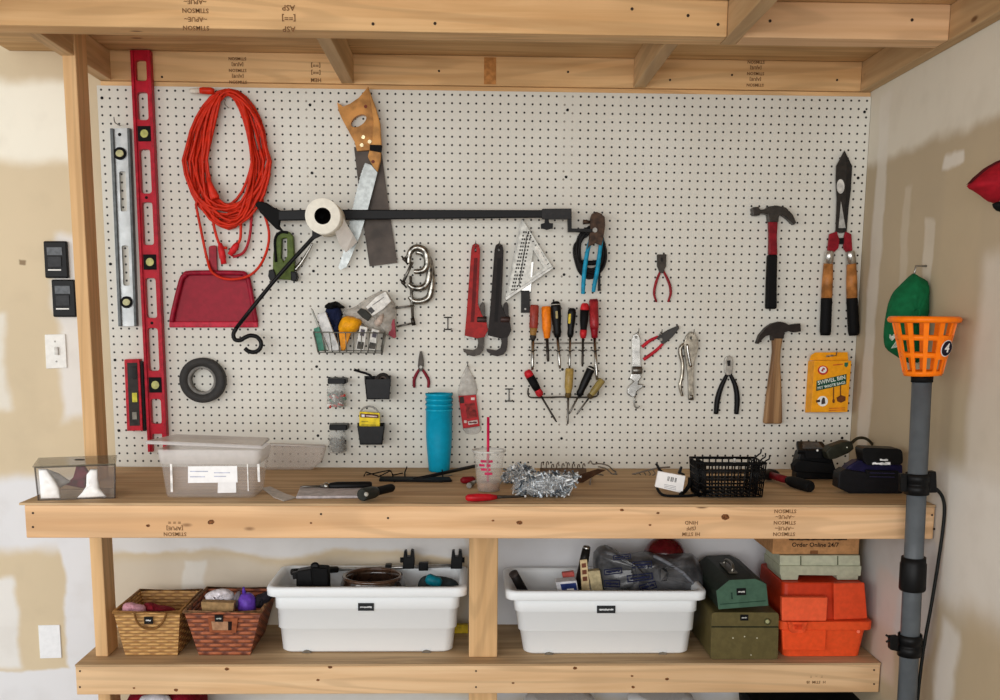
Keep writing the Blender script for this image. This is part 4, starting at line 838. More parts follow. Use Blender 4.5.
# hooks left in the board
def peg_hook(px, py, label):
    a = W(px, py, 0)
    h = MB().tube(cat([a + Vector((0, .004, 0)), a + Vector((0, -.02, 0)), a + Vector((0, -.045, .002)), a + Vector((0, -.052, .016))], 4), .0017, 7).build('peg_hook', HOOKM)
    return tag(h, label, 'hook', 'peg hooks in the pegboard')
for px, py, l in ((120, 125.6, 'peg hook above the silver level'), (228.6, 108, 'peg hook carrying the orange extension cord'), (475.6, 247, 'peg hook through the red pipe wrench'), (499, 247, 'peg hook through the dark pipe wrench'),
                  (636.2, 333, 'peg hook above the adjustable wrench'), (659, 334, 'peg hook behind the wire strippers'), (690.6, 334, 'peg hook above the locking pliers'), (831, 355.4, 'peg hook holding the yellow retail box'), (417.6, 249, 'peg hook holding the C-clamps'), (467.8, 366, 'peg hook holding the red packet')):
    peg_hook(px, py, l)
o = MB().ptube([(635.4, 394), (635, 397), (634.2, 402), (635, 406.6), (637.4, 408), (639.4, 406)], [.002, -.016, -.018, -.018, -.018, -.018], .8, 7, 4).build('peg_hook', HOOKM); tag(o, 'hook end showing just below the adjustable wrench', 'hook', 'peg hooks in the pegboard')
def double_hook(px, py, label):
    b = MB(); x = px
    b.tube([W(x - 4, py - 6, -.003), W(x + 4, py - 6, -.003)], .0022, 6); b.tube([W(x, py - 6, -.003), W(x, py + 6, -.003)], .0016, 6); b.tube([W(x - 3.4, py + 6, -.003), W(x + 3.4, py + 6, -.003)], .0022, 6)
    for s in (-3.4, 3.4): b.tube(cat([W(x + s, py + 6, -.003), W(x + s, py + 6, -.02), W(x + s, py + 5, -.024)], 3), .0018, 6)
    tag(b.build('double_peg_hook', DKSTEEL), label, 'hook', 'empty double peg hooks')
double_hook(447.8, 323.4, 'empty double peg hook left of the red pipe wrench'); double_hook(509, 395, 'empty double peg hook left of the lower screwdriver rack')
# ------------------------------------------------------------------ things on the bench
def base(px, py, Z=ZB): return G(px, py, Z)
def onbench(name, label, cat_, px, py, group=None, Z=ZB): return thing(name, label, cat_, G(px, py, Z), group)
def pane(mb, a, b, c, d, t): mb.hexa([a, b, c, d], [p + t for p in (a, b, c, d)])
# smoky clear box
A, B = G(38.5, 500.6, ZB), G(115, 498.2, ZB); Z1 = W(34.5, 467.5, A.y).z
A.z = B.z = ZB; lean = .010
TLb, TRb = W(34.8, 467.6, A.y), W(115, 464.6, B.y)
dep = G(115.4, 456.8, TRb.z) - TRb; back = Vector((dep.x, dep.y, 0)) * min(1, .16 / dep.y)
o = onbench('clear_storage_box', 'smoky clear plastic box with crumpled white and red things inside, left bench end', 'box', 77, 500)
SMK = M((150, 142, 136), .06, 0, .16, var=.02, coat=.6); SMKD = M((96, 88, 82), .1, 0, .62, var=.02)
b = MB(); t_ = .003
pane(b, A, B, TRb, TLb, Vector((0, t_, 0))); pane(b, A + back, B + back, TRb + back, TLb + back, Vector((0, -t_, 0)))
pane(b, A, A + back, TLb + back, TLb, Vector((t_, 0, 0))); pane(b, B, B + back, TRb + back, TRb, Vector((-t_, 0, 0))); pane(b, A, B, B + back, A + back, Vector((0, 0, t_)))
b.build('box_shell', SMK, o, fixn=True)
ld = MB(); u = Vector((0, 0, .004)); e = .004
pane(ld, TLb + Vector((-e, -e, .0005)), TRb + Vector((e, -e, .0005)), TRb + back + Vector((e, e, .0005)), TLb + back + Vector((-e, e, .0005)), u); lid = ld.build('box_lid', M((112, 106, 88), .1, 0, .5, var=.02), o)
m_ = TLb.lerp(TRb, .54) + back * .55 + Vector((0, 0, .005)); MB().box(m_ - Vector((.012, .005, 0)), m_ + Vector((.012, .005, .0015))).build('lid_slot', BLACKR, lid)
b = MB()
for P, Q in ((A, B), (TLb, TRb), (A, TLb), (B, TRb)): b.tube([P, Q], .0022, 6)
b.build('edge', SMKD, o)
ins = A + Vector((0, .02, .004))
def inside(u_, v_, d_): return A.lerp(B, u_).lerp(TLb.lerp(TRb, u_), v_) + back * d_
MIRROR_PAPER = M((254, 252, 248), .7, var=.05, bump=.3)  # extra white, so the papers imitate bright reflections in the box front
for nm, lab, pts, d_, mt in (('folded_paper', 'white folded paper in the left of the smoky clear box', [(.03, .03), (.04, .95), (.14, .95), (.22, .66), (.28, .36), (.29, .03)], .03, MIRROR_PAPER),
                  ('crumpled_paper', 'white crumpled sheet in the right of the smoky clear box', [(.50, .03), (.56, .16), (.63, .36), (.64, .74), (.69, .89), (.78, .88), (.78, .58), (.80, .3), (.89, .03)], .03, MIRROR_PAPER),
                  ('grey_paper', 'light grey sheet behind the papers in the smoky clear box', [(.1, .9), (.28, .72), (.42, .46), (.28, .28), (.2, .3)], .30, M((196, 194, 190), .7)),
                  ('red_cloth', 'maroon and pink cloth piece in the middle of the smoky clear box', [(.33, .34), (.45, .55), (.5, .92), (.6, .94), (.66, .7), (.62, .4), (.6, .2), (.5, .24)], .42, M((124, 30, 58), .7, var=.3))):
    P = [inside(x, y, d_) for x, y in pts]
    q_ = MB().puff(P, .01, .25, 3, .4); tag(q_.build(nm, mt), lab, 'paper' if 'paper' in nm else 'cloth', None)
# clear shoebox with a loose tilted lid
o = onbench('clear_storage_box', 'large frosted clear plastic box with loose tilted lid and white label', 'box', 214, 497)
FR = M((214, 208, 204), .22, 0, .24, var=.02); FRD = M((220, 214, 210), .3, 0, .6, var=.02); FRL = M((222, 217, 212), .28, 0, .5, var=.03)
bl, br = G(166, 497.4, ZB), G(256.4, 495.6, ZB); yb = min(-.16, G(214, 483, ZB).y); zt = W(160, 449, bl.y).z
tl, tr = W(157, 449, bl.y - .012), W(260.4, 446, bl.y - .012); tr.z = tl.z = zt
cxb, hxb = (bl.x + br.x) / 2, (br.x - bl.x) / 2; cyb = bl.y + .062; cxt, hxt = (tl.x + tr.x) / 2, (tr.x - tl.x) / 2
def lev(t, grow=0): return rrect(cxb + (cxt - cxb) * t, cyb, hxb + (hxt - hxb) * t + grow, .062 + .014 * t + grow, .02, ZB + (zt - ZB) * t, 5)
zz = lambda L, dz: [p + Vector((0, 0, dz)) for p in L]
MB().rings([lev(0), lev(.06, .002), lev(.70)], True, False).build('box_body', FR, o)
MB().rings([lev(.70), lev(.72, .003), lev(.97, .003), lev(1.0)], False, False).build('box_rim_band', FRD, o)
for u_, y0, y1, w_ in ((171, 464, 492, 1.1), (247.4, 464, 491, .5), (258.2, 464, 482, 1.2)):
    MB().plate([(u_ - w_, y0), (u_ + w_, y0), (u_ + w_ + .8, y1), (u_ - w_ + .8, y1)], bl.y - .011, .001).build('painted_highlight', M((240, 238, 234), .3), o)  # pale strips paint the vertical highlights on the clear box front
yl = bl.y - .009
MB().plate([(188, 466.4), (237, 466), (237.6, 482.4), (188, 483)], yl, .0006).build('paper_label', M((246, 246, 246), .5, var=.02), o)
MB().plate([(218, 482.4), (236, 482.2), (236.2, 492.6), (217.6, 493)], yl, .0006).build('paper_label', M((238, 238, 238), .5, var=.02), o)
pb_ = MB()
for x0, x1, yy in ((190, 208, 471), (190, 205, 476.4), (214, 230, 472.4), (214, 226, 476)): pb_.plate([(x0, yy), (x1, yy), (x1, yy + .8), (x0, yy + .8)], yl - .0008, .0003)
g_ = pb_.build('label_print', M((176, 180, 204), .5), o); g_['kind'] = 'stuff'
# tilted lid
P = [W(146.4, 442.6, bl.y - .02), W(261, 447.6, bl.y - .02), W(268.6, 439.4, bl.y + .145), W(176, 436, bl.y + .145)]
ldm = MB(); nrm = Vector((0, 0, .006)); ldm.hexa(P, [p + nrm for p in P]); lp = ldm.build('box_lid', FRL, o, bevel=.002)
MB().tube(P, .004, 8, True).build('lid_rim', FRD, lp)
# second clear tub behind on its side
o = onbench('clear_storage_box', 'small frosted tub behind the large clear box, to its right', 'box', 290, 480)
yk = -.07
q = [(266, 444.6), (324.6, 446.6), (321, 462), (312, 479.6), (298, 482.4), (264, 482.6)]
F = [W(x, y, yk) for x, y in q]; zmin = min(p.z for p in F)
F = [p + Vector((0, 0, max(0, ZB + .002 - p.z))) for p in F]
MB().prism(F, (0, .055, 0)).build('tub_body', M((206, 194, 184), .35, 0, .36, var=.04), o, bevel=.006)
MB().tube([F[0] + Vector((0, -.002, 0)), F[1] + Vector((0, -.002, 0))], .003, 8).build('tub_rim', FRD, o)
# flat things at the front left
def flat(name, label, cat_, px, th, mat, bevel=.0008):
    P = [G(x, y, ZB + .0006) for x, y in px]
    return tag(MB().prism(P, (0, 0, th)).build(name, mat, bevel=bevel), label, cat_)
flat('plastic_strip', 'narrow translucent plastic strip lying in front of the large clear box', 'strip', [(262, 488.6), (270, 487), (285, 494), (296.6, 498), (284, 501.6), (274, 498)], .0025, M((206, 196, 188), .3, 0, .7))
flat('grey_packet', 'flat pale grey packet lying under the black torch', 'packet', [(300, 489.6), (362, 488), (372, 497), (362, 498.4), (296, 499)], .008, M((184, 178, 180), .45, bump=.3), .003)
def tool_along(name, label, cat_, p0, p1, z0, parts):
    A_, B_ = G(p0[0], p0[1], ZB + z0), G(p1[0], p1[1], ZB + z0); o = thing(name, label, cat_, A_.lerp(B_, .5) - Vector((0, 0, z0)))
    for nm, prof, mt in parts: MB().lathe(A_, B_, prof, 12).build(nm, mt, o)
    return o
tool_along('screwdriver', 'black handled screwdriver lying on the bench, tip to the left', 'screwdriver', (372, 485.4), (300, 486.6), .0135, [('handle', [(0, .009), (.03, .012), (.5, .0125), (.58, .010), (.6, .007)], BLACK), ('collar', [(.6, .008), (.62, .011), (.66, .011), (.67, .006), (.72, .0055)], CHROME), ('shaft', [(.72, .0035), (.95, .003), (1, .001)], STEEL)])
o = tool_along('torch', 'small black torch lying on the grey packet', 'torch', (393, 487.4), (361.6, 495), .022, [('handle', [(0, .008), (.06, .012), (.5, .012), (.56, .014)], BLACKR), ('head', [(.56, .014), (.64, .017), (.95, .018), (1, .016)], M((44, 46, 42), .4))])
a = G(364.6, 494.4, ZB + .026); MB().ball(a + Vector((.006, -.014, .003)), .006, 10, 6).build('lens', M((190, 188, 178), .15), o)
# loose black wire, bar, stick
def wire(name, label, cat_, pts, r, mat=BLACKR, n=1, group=None):
    P = [G(p[0], p[1], ZB + r + .0004) if len(p) < 3 else W(p[0], p[1], p[2]) for p in pts]
    P = [Vector((p.x, p.y, max(p.z, ZB + r + .0004))) for p in P]
    if n > 1: P = cat(P, n)
    return tag(MB().tube(P, r, 7).build(name, mat), label, cat_, group)
wire('bent_wire_hook', 'thin black zigzag wire hook behind the black screwdriver', 'hook', [(364, 482.6, -.2), (366, 472, -.2), (379, 477.6, -.2), (391, 470.6, -.2), (393, 480.6, -.2)], .0022)
wire('bent_wire_hook', 'thin black crossed wire hook just right of the zigzag one', 'hook', [(366.5, 480.6, -.17), (389.5, 470.2, -.17), (393.4, 477, -.17), (403, 473, -.17)], .0020)
wire('bent_wire_hook', 'black wire hook with one prong standing up beside the long black stick', 'hook', [(394, 481.6), (405, 478.6), (404.8, 478, -.12), (407, 466.6, -.12)], .0022)
tag(MB().prism([G(x, y, ZB + .0006) for x, y in ((379, 481.6), (380, 478.4), (450, 479), (452, 482), (440, 482.6))], (0, 0, .007)).build('black_bar', BLACKR, bevel=.002), 'flat black bar lying across the bench in front of the teal cups', 'bar')
A_, B_ = G(414, 479.6, ZB + .006), W(477, 465.6, -.07)
tag(MB().tube([A_, B_], .0058, 8).build('black_stick', BLACK), 'long thin black stick rising right behind the plastic cup', 'stick')
tag(MB().tube(cat([W(442.6, 481, -.2), W(442.8, 475, -.2), W(442, 469.6, -.2)], 3) , .0024, 6).build('bent_wire_hook', BLACKR), 'short upright black prong in front of the teal cups', 'hook')
gb = [(420, 481.6), (428, 476.6), (440, 475.4), (452, 475), (456, 478), (452, 482.6)]
tag(MB().puff([W(x, y, -.16) for x, y in gb], .02, .2).build('clear_wrapper', M((150, 150, 150), .3, 0, .6)), 'crumpled clear wrapper behind the black bar near the teal cups', 'wrapper')
o = thing('red_cutter', 'small dark red tool lying left of the plastic cup', 'tool', G(467, 481, ZB))
A_, B_ = G(461, 480.4, ZB + .011), G(475, 479.4, ZB + .011); MB().lathe(A_, B_, [(0, .006), (.15, .0105), (.85, .0105), (1, .006)], 10).build('handle', M((120, 16, 26), .45), o)
A_, B_ = G(469, 485.6, ZB + .009), G(475, 481.6, ZB + .010); MB().lathe(A_, B_, [(0, .0085), (.5, .0075), (1, .005)], 8).build('nut', STEEL, o)
# teal cups
o = None; kk = PX(-.07)
cupb = G(439.4, 473, ZB); cupb = Vector((W(439.2, 473, -.075).x, -.075, ZB))
kk = PX(-.075); TEALC = M((10, 150, 184), .38, var=.03)
H = (W(439, 409, -.075).z - ZB)
step = .0155; n_c = 4
names = ('outermost teal plastic cup at the bottom of the nested stack', 'second teal plastic cup from the bottom of the nested stack', 'second teal plastic cup from the top of the nested stack', 'topmost teal plastic cup of the nested stack, rim showing')
hh = (W(439, 393.6, -.075).z - ZB - H) / 3
for i in range(n_c):
    z0 = ZB + .001 + hh * i; s = .0012 * i
    o = thing('plastic_cup', names[i], 'cup', (cupb.x, cupb.y, z0), 'nested teal cups')
    R = [(0, 10.2 * kk), (.02, 10.6 * kk), (.38, 12.5 * kk), (.52, 13.0 * kk), (.55, 13.2 * kk), (.97, 13.35 * kk), (.975, 13.75 * kk), (1.0, 13.75 * kk), (1.0, 13.0 * kk), (.55, 12.8 * kk), (.03, 10.0 * kk)]
    sc_ = 1 if i == 0 else .0
    if i == 0: prof = R
    else: prof = [(.1, 9.8 * kk), (.55, 12.6 * kk), (.56, 12.75 * kk), (.96, 12.95 * kk), (.965, 13.6 * kk), (1.0, 13.7 * kk), (1.0, 12.9 * kk), (.6, 12.5 * kk), (.11, 9.6 * kk)]
    MB().lathe((cupb.x, cupb.y, z0), (cupb.x, cupb.y, z0 + H), prof, 36).build('cup_body', TEALC, o)
    MB().lathe((cupb.x, cupb.y, z0 + H * .976), (cupb.x, cupb.y, z0 + H), [(0, 13.75 * kk), (.5, 14.0 * kk), (1, 13.75 * kk), (1, 13.2 * kk)], 36, False, False).build('rim', M((20, 160, 192), .35), o)
# drink cup
c = G(488.6, 490.6, ZB); kk = PX(c.y); o = thing('drink_cup', 'clear plastic drink cup with red straw and pale dregs', 'cup', c)
H = W(488.6, 450.4, c.y).z - ZB
CUPM = M((226, 226, 220), .08, 0, .30, var=.02)
MB().lathe(c, c + Vector((0, 0, H)), [(0.005, 10.6 * kk), (.02, 11.4 * kk), (.95, 15.6 * kk), (.97, 16.6 * kk), (1, 16.8 * kk), (1, 15.8 * kk)], 32, True, False).build('cup_body', CUPM, o)
MB().tube([c + Vector((16.7 * kk * math.cos(a * .2618), 16.7 * kk * math.sin(a * .2618), H)) for a in range(24)], .0026, 6, True).build('rim', M((214, 214, 208), .15, 0, .8), o)
MB().lathe(c + Vector((0, 0, .003)), c + Vector((0, 0, .026)), [(0, 10.8 * kk), (1, 11.4 * kk)], 24).build('dregs', M((166, 120, 84), .4, 0, .8), o)
MB().tube([c + Vector((-.002, .01, .012)), W(488.2, 417, c.y + .012)], .0042, 10).build('straw', M((196, 22, 72), .35), o)
b = MB()
for k in range(7):
    for j in range(4):
        if random.random() < .6:
            a = math.radians(232 + k * 8); z = .052 + j * .012; r = 11.2 * kk + (15.6 - 11.4) * kk * (z / H) + .0012
            p = c + Vector((r * math.cos(a), r * math.sin(a), z)); t2 = Vector((-math.sin(a), math.cos(a), 0)); b.hexa([p - t2 * .003, p + t2 * .003, p + t2 * .003 + Vector((0, 0, .007)), p - t2 * .003 + Vector((0, 0, .007))], [q + Vector((math.cos(a), math.sin(a), 0)) * .0006 for q in (p - t2 * .003, p + t2 * .003, p + t2 * .003 + Vector((0, 0, .007)), p - t2 * .003 + Vector((0, 0, .007)))])
g_ = b.build('printed_pattern', M((190, 40, 84), .5), o); g_['kind'] = 'stuff'
tool_along('red_handled_tool', 'tool with glossy red handle lying at the front edge below the cup', 'tool', (465.6, 497.8), (524, 496.4), .012, [('handle', [(0, .005), (.04, .010), (.2, .0115), (.42, .0095), (.53, .006)], M((176, 24, 34), .25)), ('shaft', [(.53, .005), (.62, .0045), (.9, .0035), (1, .002)], DKSTEEL)])
# screw bags
def screw_bag(label, loop, Y, n, depth, L=.012):
    o = thing('screw_bag', label, 'bag', Vector((W(loop[0][0], loop[0][1], Y).x, Y, ZB)), 'bags of screws')
    P = [W(x, y, Y) for x, y in loop]; P = [Vector((p.x, p.y, max(p.z, ZB + .004))) for p in P]
    c_ = sum(P, Vector()) / len(P); xs = [p.x for p in P]; zs = [p.z for p in P]
    cols = [M((196, 206, 214), .3, .6), M((104, 114, 124), .35, .7), M((236, 240, 244), .3, .3)]; bs = [MB(), MB(), MB()]
    from mathutils.geometry import intersect_point_tri_2d
    k = 0
    while k < n:
        i = random.randrange(len(P)); a, b_ = P[i], P[(i + 1) % len(P)]; u, v = math.sqrt(random.random()), random.random()
        p = c_ + (a - c_) * (u * .93) + (b_ - a) * (u * v * .93); p = Vector((p.x, Y - random.uniform(.0, depth), p.z))
        d = Vector((random.uniform(-1, 1), random.uniform(-.5, .5), random.uniform(-.9, .9))).normalized() * L * random.uniform(.7, 1.2)
        lo = min((p - d).z, (p + d).z)
        if lo < ZB + .003: p.z += ZB + .003 - lo
        m_ = bs[k % 3]; m_.lathe(p - d, p + d, [(0, .0038), (.1, .0038), (.12, .0022), (.9, .0021), (1, .0006)], 5); k += 1
    for m_, c2 in zip(bs, cols): g = m_.build('screws', c2, o); g['kind'] = 'stuff'
    MB().puff(P, depth + .004, .12, 4, .3).build('bag_film', M((206, 208, 208), .12, 0, .28, var=.02), o); return o
yA = G(540, 496.4, ZB).y + .012
screw_bag('large clear bag full of shiny screws at the front of the bench', [(511, 489), (515, 479), (524, 473.6), (540, 471.6), (560, 471.6), (577, 472.6), (580, 475), (574, 487), (567, 497), (545, 497.6), (528, 498.4), (516, 496)], yA, 480, .045, .0115)
yB = G(515, 483, ZB).y
screw_bag('smaller clear bag of screws behind the large bag and the cup', [(500, 481), (505, 470), (516, 462.6), (528, 464), (535, 470), (534, 482), (515, 483)], yB, 130, .03, .0115)
# row of hooks, brown card and wire holder
o = thing('hook_strip', 'strip with a row of upright wire hooks behind the large screw bag', 'hook strip', Vector((W(561, 473, -.12).x, -.12, ZB)))
xa, xb = W(540, 473, -.12), W(586, 473, -.12); MB().box((xa.x, -.13, ZB + .001), (xb.x, -.11, ZB + .018)).build('strip_body', M((104, 84, 66), .6), o)
for k in range(9):
    x = 541 + k * 5.2; h = random.uniform(462, 466)
    MB().tube(cat([W(x, 473, -.125), W(x + .3, h, -.125), W(x + 1.8, h - 1.2, -.125), W(x + 2.4, h + 1.5, -.125)], 3), .0018, 6).build('hook', M((84, 70, 58), .5, .4), o)
yC = G(590, 483, ZB).y
o = thing('brown_card', 'brown cardboard strip sloping up behind the screw bag', 'card', Vector((W(590, 480, yC).x, yC, ZB)))
P = [W(576, 482.6, yC), W(580, 474.6, yC), (W(598, 469, yC + .03)), W(606, 470, yC + .03), W(596, 475, yC + .02), W(583, 482.6, yC)]
MB().prism(P, (0, .004, 0)).build('card_body', M((76, 52, 36), .75), o)
SPR = M((120, 112, 102), .4, .6)
wire('wire_hook', 'curly steel wire hook arching behind the brown card', 'hook', [(588, 463.6, -.10), (590.6, 461, -.10), (593, 464, -.10), (600, 463.6, -.10), (608, 465.6, -.10), (613, 470, -.10), (616, 477, -.10), (613, 482, -.14)], .0022, SPR, 4)
wire('wire_hook', 'lower curly steel wire hook leaning against the arching one', 'hook', [(598, 466.6, -.12), (606, 468.6, -.12), (611, 474, -.12), (614, 482.6, -.14), (617, 481, -.14)], .0022, SPR, 4)
wire('wire_hook', 'small steel wire hook lying right of the brown card', 'hook', [(590, 484.6), (592, 479, -.16), (600, 478, -.15), (603, 484, -.16)], .0020, SPR, 3)
o = thing('coil_hook_bar', 'steel rail hung with looped wire hooks, left of the white box', 'hook rail', Vector((W(650, 483, -.13).x, -.13, ZB)))
MB().tube(cat([W(632, 474.4, -.13), W(645, 471, -.13), W(658, 468, -.13), W(670, 467, -.13)], 3), .0028, 7).build('rail', SPR, o)
for k in range(6):
    x = 634.6 + k * 4.6; y = 474 - k * .9
    MB().tube(cat([W(x, y, -.13), W(x + 2, y + 3, -.145), W(x - 1, y + 6, -.15), W(x + 2, y + 9, -.15), W(x + .4, y + 12, -.14), W(x - 1.6, y + 9.5, -.135)], 4), .0018, 6).build('loop_hook', SPR, o)
# tagged strap / white box
yD = G(670, 493.6, ZB).y
o = thing('tagged_bracket', 'black strap bracket with a large white barcode tag, left of the wire baskets', 'bracket', Vector((W(672, 494, yD).x, yD, ZB)))
tg = MB().plate([(658.4, 471.2), (685.6, 476.2), (682.4, 493.4), (655.2, 486.8)], yD, .012).build('barcode_tag', M((244, 242, 240), .5, var=.02), o, bevel=.001)
b = MB()
q = [(668, 476.4), (677.4, 478.2), (676.6, 482.6), (667.2, 480.8)]
for k in range(9):
    if k in (2, 6): continue
    b.plate(inq(q, k / 9, 0, k / 9 + (.07 if k % 2 else .05), 1), yD - .0122, .0004)
g_ = b.build('barcode', M((60, 58, 58), .5), tg); g_['kind'] = 'stuff'
b = MB()
for k in range(3): b.plate([(664, 484 + k * 1.6), (676, 486.4 + k * 1.6), (676, 486.9 + k * 1.6), (664, 484.5 + k * 1.6)], yD - .0122, .0004)
g_ = b.build('tag_print', M((180, 180, 182), .5), tg); g_['kind'] = 'stuff'
MB().tube(cat([W(657, 488, yD + .015), G(662, 494.6, ZB + .004), G(674, 496, ZB + .004), G(692, 495.4, ZB + .004), G(706, 493, ZB + .004), G(710, 490, ZB + .004)], 4), .0042, 7).build('strap', BLACKR, o)
MB().tube(cat([W(690, 477.4, yD + .02), W(689.6, 484, yD + .02), W(685.4, 490.6, yD + .02), G(680, 495, ZB + .004)], 4), .0065, 7, flat=.5).build('strap', BLACKR, o)
MB().tube(cat([W(656, 463.6, yD + .02), W(657.6, 466, yD + .02), W(660, 470, yD + .02), W(664, 473.6, yD + .02)], 3), .0038, 7).build('clip', BLACK, o)
MB().plate([(678, 473.6), (681, 466.8), (682.6, 467), (681.4, 472.4), (685.4, 474.2), (684, 475.6)], yD + .03, .01).build('clip', BLACK, o)
# wire baskets
def wbasket(label, fl, fr_, yf, dz, depth, h, nx, nz):
    A_ = G(fl[0], fl[1], ZB + .003 + dz); B_ = G(fr_[0], fr_[1], ZB + .003 + dz); B_.y = A_.y
    o = thing('wire_basket', label, 'basket', A_.lerp(B_, .5) - Vector((0, 0, .003))); D = Vector((0, depth, 0)); U = Vector((0, 0, h)); r = .0022
    fl_ = .006
    c4 = [A_, B_, B_ + D, A_ + D]; t4 = [A_ + U + Vector((-fl_, -fl_, 0)), B_ + U + Vector((fl_, -fl_, 0)), B_ + U + D + Vector((fl_, fl_, 0)), A_ + U + D + Vector((-fl_, fl_, 0))]
    MB().tube(t4, .0036, 7, True).build('rim', BLACKR, o)
    for nm, i, j, n in (('front_grid', 0, 1, nx), ('right_grid', 1, 2, 6), ('back_grid', 2, 3, nx), ('left_grid', 3, 0, 6)):
        b = MB()
        for k in range(n + 1): b.tube([c4[i].lerp(c4[j], k / n), t4[i].lerp(t4[j], k / n)], r, 5)
        for k in range(nz): b.tube([c4[i].lerp(t4[i], k / nz), c4[j].lerp(t4[j], k / nz)], r, 5)
        b.build(nm, BLACK, o)
    b = MB()
    for k in range(nx + 1): b.tube([c4[0].lerp(c4[1], k / nx), c4[3].lerp(c4[2], k / nx)], r, 5)
    b.build('floor_grid', BLACK, o); return o, t4
o1, T4 = wbasket('front black wire basket of the two nested on the bench', (699, 496.6), (761.6, 496.6), 0, 0, .10, .096, 10, 5)
o2, T5 = wbasket('rear black wire basket of the two nested on the bench', (706, 494), (755, 494), 0, .014, .10, .086, 8, 4)
MB().plate([(733.6, 458.6), (735.6, 458.6), (735.6, 463), (733.6, 463)], T4[0].y - .004, .004).build('clip', M((206, 204, 198), .3, .6), o1)
for k, (x, y, dx) in enumerate(((758, 452, 2.6), (762, 456, 3), (765.6, 458, 3.4))):
    tag(MB().tube(cat([W(x - 5, y + 8, T4[1].y + .04), W(x, y + 3, T4[1].y + .04), W(x + dx, y + 1, T4[1].y + .04), W(x + dx + .6, y - 3, T4[1].y + .04)], 4), .0022, 6).build('wire_hook', BLACK), ('topmost', 'middle', 'lowest')[k] + ' black wire hook poking over the right rim of the baskets', 'hook', 'hooks poking out of the baskets')
# hammer lying down
A_, B_ = G(770, 475, ZB + .020), G(811, 487, ZB + .016); o = thing('hammer', 'hammer lying behind the wire baskets, red and black handle towards the viewer', 'hammer', A_.lerp(B_, .5) - Vector((0, 0, .016)))
MB().lathe(A_, B_, [(0, .011), (.48, .0115)], 12).build('handle', M((120, 24, 32), .45), o)
MB().lathe(A_, B_, [(.46, .013), (.55, .0165), (.9, .018), (.97, .0175), (1, .014)], 12).build('grip', BLACKR, o)
MB().lathe(A_ + Vector((-.05, -.02, 0)), A_ + Vector((.035, .03, 0)), [(0, .012), (.2, .016), (.3, .013), (.6, .019), (.85, .014), (1, .006)], 12).build('head', M((36, 34, 34), .45, .5), o)
# chargers
def rot(ax, deg): return Matrix.Rotation(math.radians(deg), 3, ax)
yE = G(812, 479.6, ZB).y
o = thing('battery_charger', 'black battery charger with raised display, under the yellow retail box', 'charger', Vector((W(812, 478, yE).x, yE, ZB)))
def solid(px, Y0, Y1, name, mat, par, bevel=.004):   # photo outline extruded in depth, kept above the bench
    P = [W(x, y, Y0) for x, y in px]; P = [Vector((p.x, p.y, max(p.z, ZB + .0008))) for p in P]
    return MB().prism(P, (0, Y1 - Y0, 0)).build(name, mat, par, bevel=bevel, seg=3)
solid([(796.4, 479), (797, 463), (800, 452), (808, 449), (826, 452), (833, 460), (838, 478), (836, 479.6)], yE, yE + .05, 'base', BLACK, o, .008)
a, b_ = W(796.4, 443, yE - .01), W(826, 447, yE - .01); 
P = [W(798, 450.4, yE - .012), W(830, 450.6, yE - .012), W(822.4, 441, yE + .05), W(796.4, 440.6, yE + .05)]
dp = MB().hexa(P, [p + Vector((0, .006, -.014)) for p in P]).build('display_housing', BLACK, o, bevel=.004)
P2 = [P[0].lerp(P[2], .18), P[1].lerp(P[3], .18), P[2].lerp(P[0], .18), P[3].lerp(P[1], .18)]
MB().hexa([p + Vector((0, -.001, .001)) for p in P2], [p + Vector((0, .001, -.001)) for p in P2]).build('display', M((76, 80, 84), .2), dp)
solid([(805, 450), (822, 450), (823, 459), (806, 459)], yE - .012, yE + .03, 'latch', BLACKR, o, .003)
MB().lathe(W(817.4, 450.4, yE - .012), W(817.4, 450.4, yE - .016), [(0, .004), (1, .003)], 10).build('lamp', M((214, 214, 210), .3), o)
solid([(794, 466), (800, 460), (834, 464), (837, 472), (836, 474), (795, 472)], yE - .02, yE + .02, 'lower_lip', BLACKR, o, .006)
yF = yE + .02
o = thing('power_adapter', 'dark plug block with arched cable leaning between the two chargers', 'adapter', Vector((W(840, 462, yF).x, yF, ZB)))
MB().plate([(826, 452), (831, 446.6), (846, 441.4), (852.6, 441.6), (854.6, 449), (849, 453.4), (836, 459), (829, 460)], yF - .02, .05).build('block', M((44, 44, 34), .45), o, bevel=.008)
MB().ptube([(851.6, 443), (857, 438.6), (864, 438), (870, 441.6), (873.6, 448), (874, 460)], [yF - .04, yF - .03, yF - .02, yF, yF + .03, yF + .06], [1.9, 1.6, 1.5, 1.5, 1.5, 1.5], 8, 5).build('cable', M((54, 50, 36), .5), o)
MB().lathe(W(847, 447.4, yF - .071), W(847, 447.4, yF - .073), [(0, .0022), (1, .0018)], 8).build('lamp', M((236, 238, 220), .3), o)
yG = G(868, 494, ZB).y
o = thing('battery_charger', 'big black and dark blue battery charger at the right end of the bench', 'charger', Vector((W(868, 494, yG).x, yG, ZB)))
solid([(838.6, 478), (839.6, 473), (845, 469), (902, 478), (903.4, 492), (902, 493.6), (850, 493.6), (838, 488)], yG, yG + .05, 'base', M((16, 15, 18), .45), o, .008)
solid([(842, 474), (849, 466), (857, 461), (867, 460), (903, 465), (903.4, 480), (866, 482), (852, 482)], yG + .006, yG + .05, 'shell', M((22, 18, 52), .4), o, .010)
solid([(866, 470), (899, 471), (899.6, 478.6), (868, 478.4)], yG - .004, yG + .03, 'slot', BLACKR, o, .003)
for yy in (472.6, 476.4): MB().plate([(870, yy), (895, yy + .5), (895, yy + 1.2), (870, yy + .7)], yG - .006, .002).build('rail', M((44, 40, 70), .4), o)
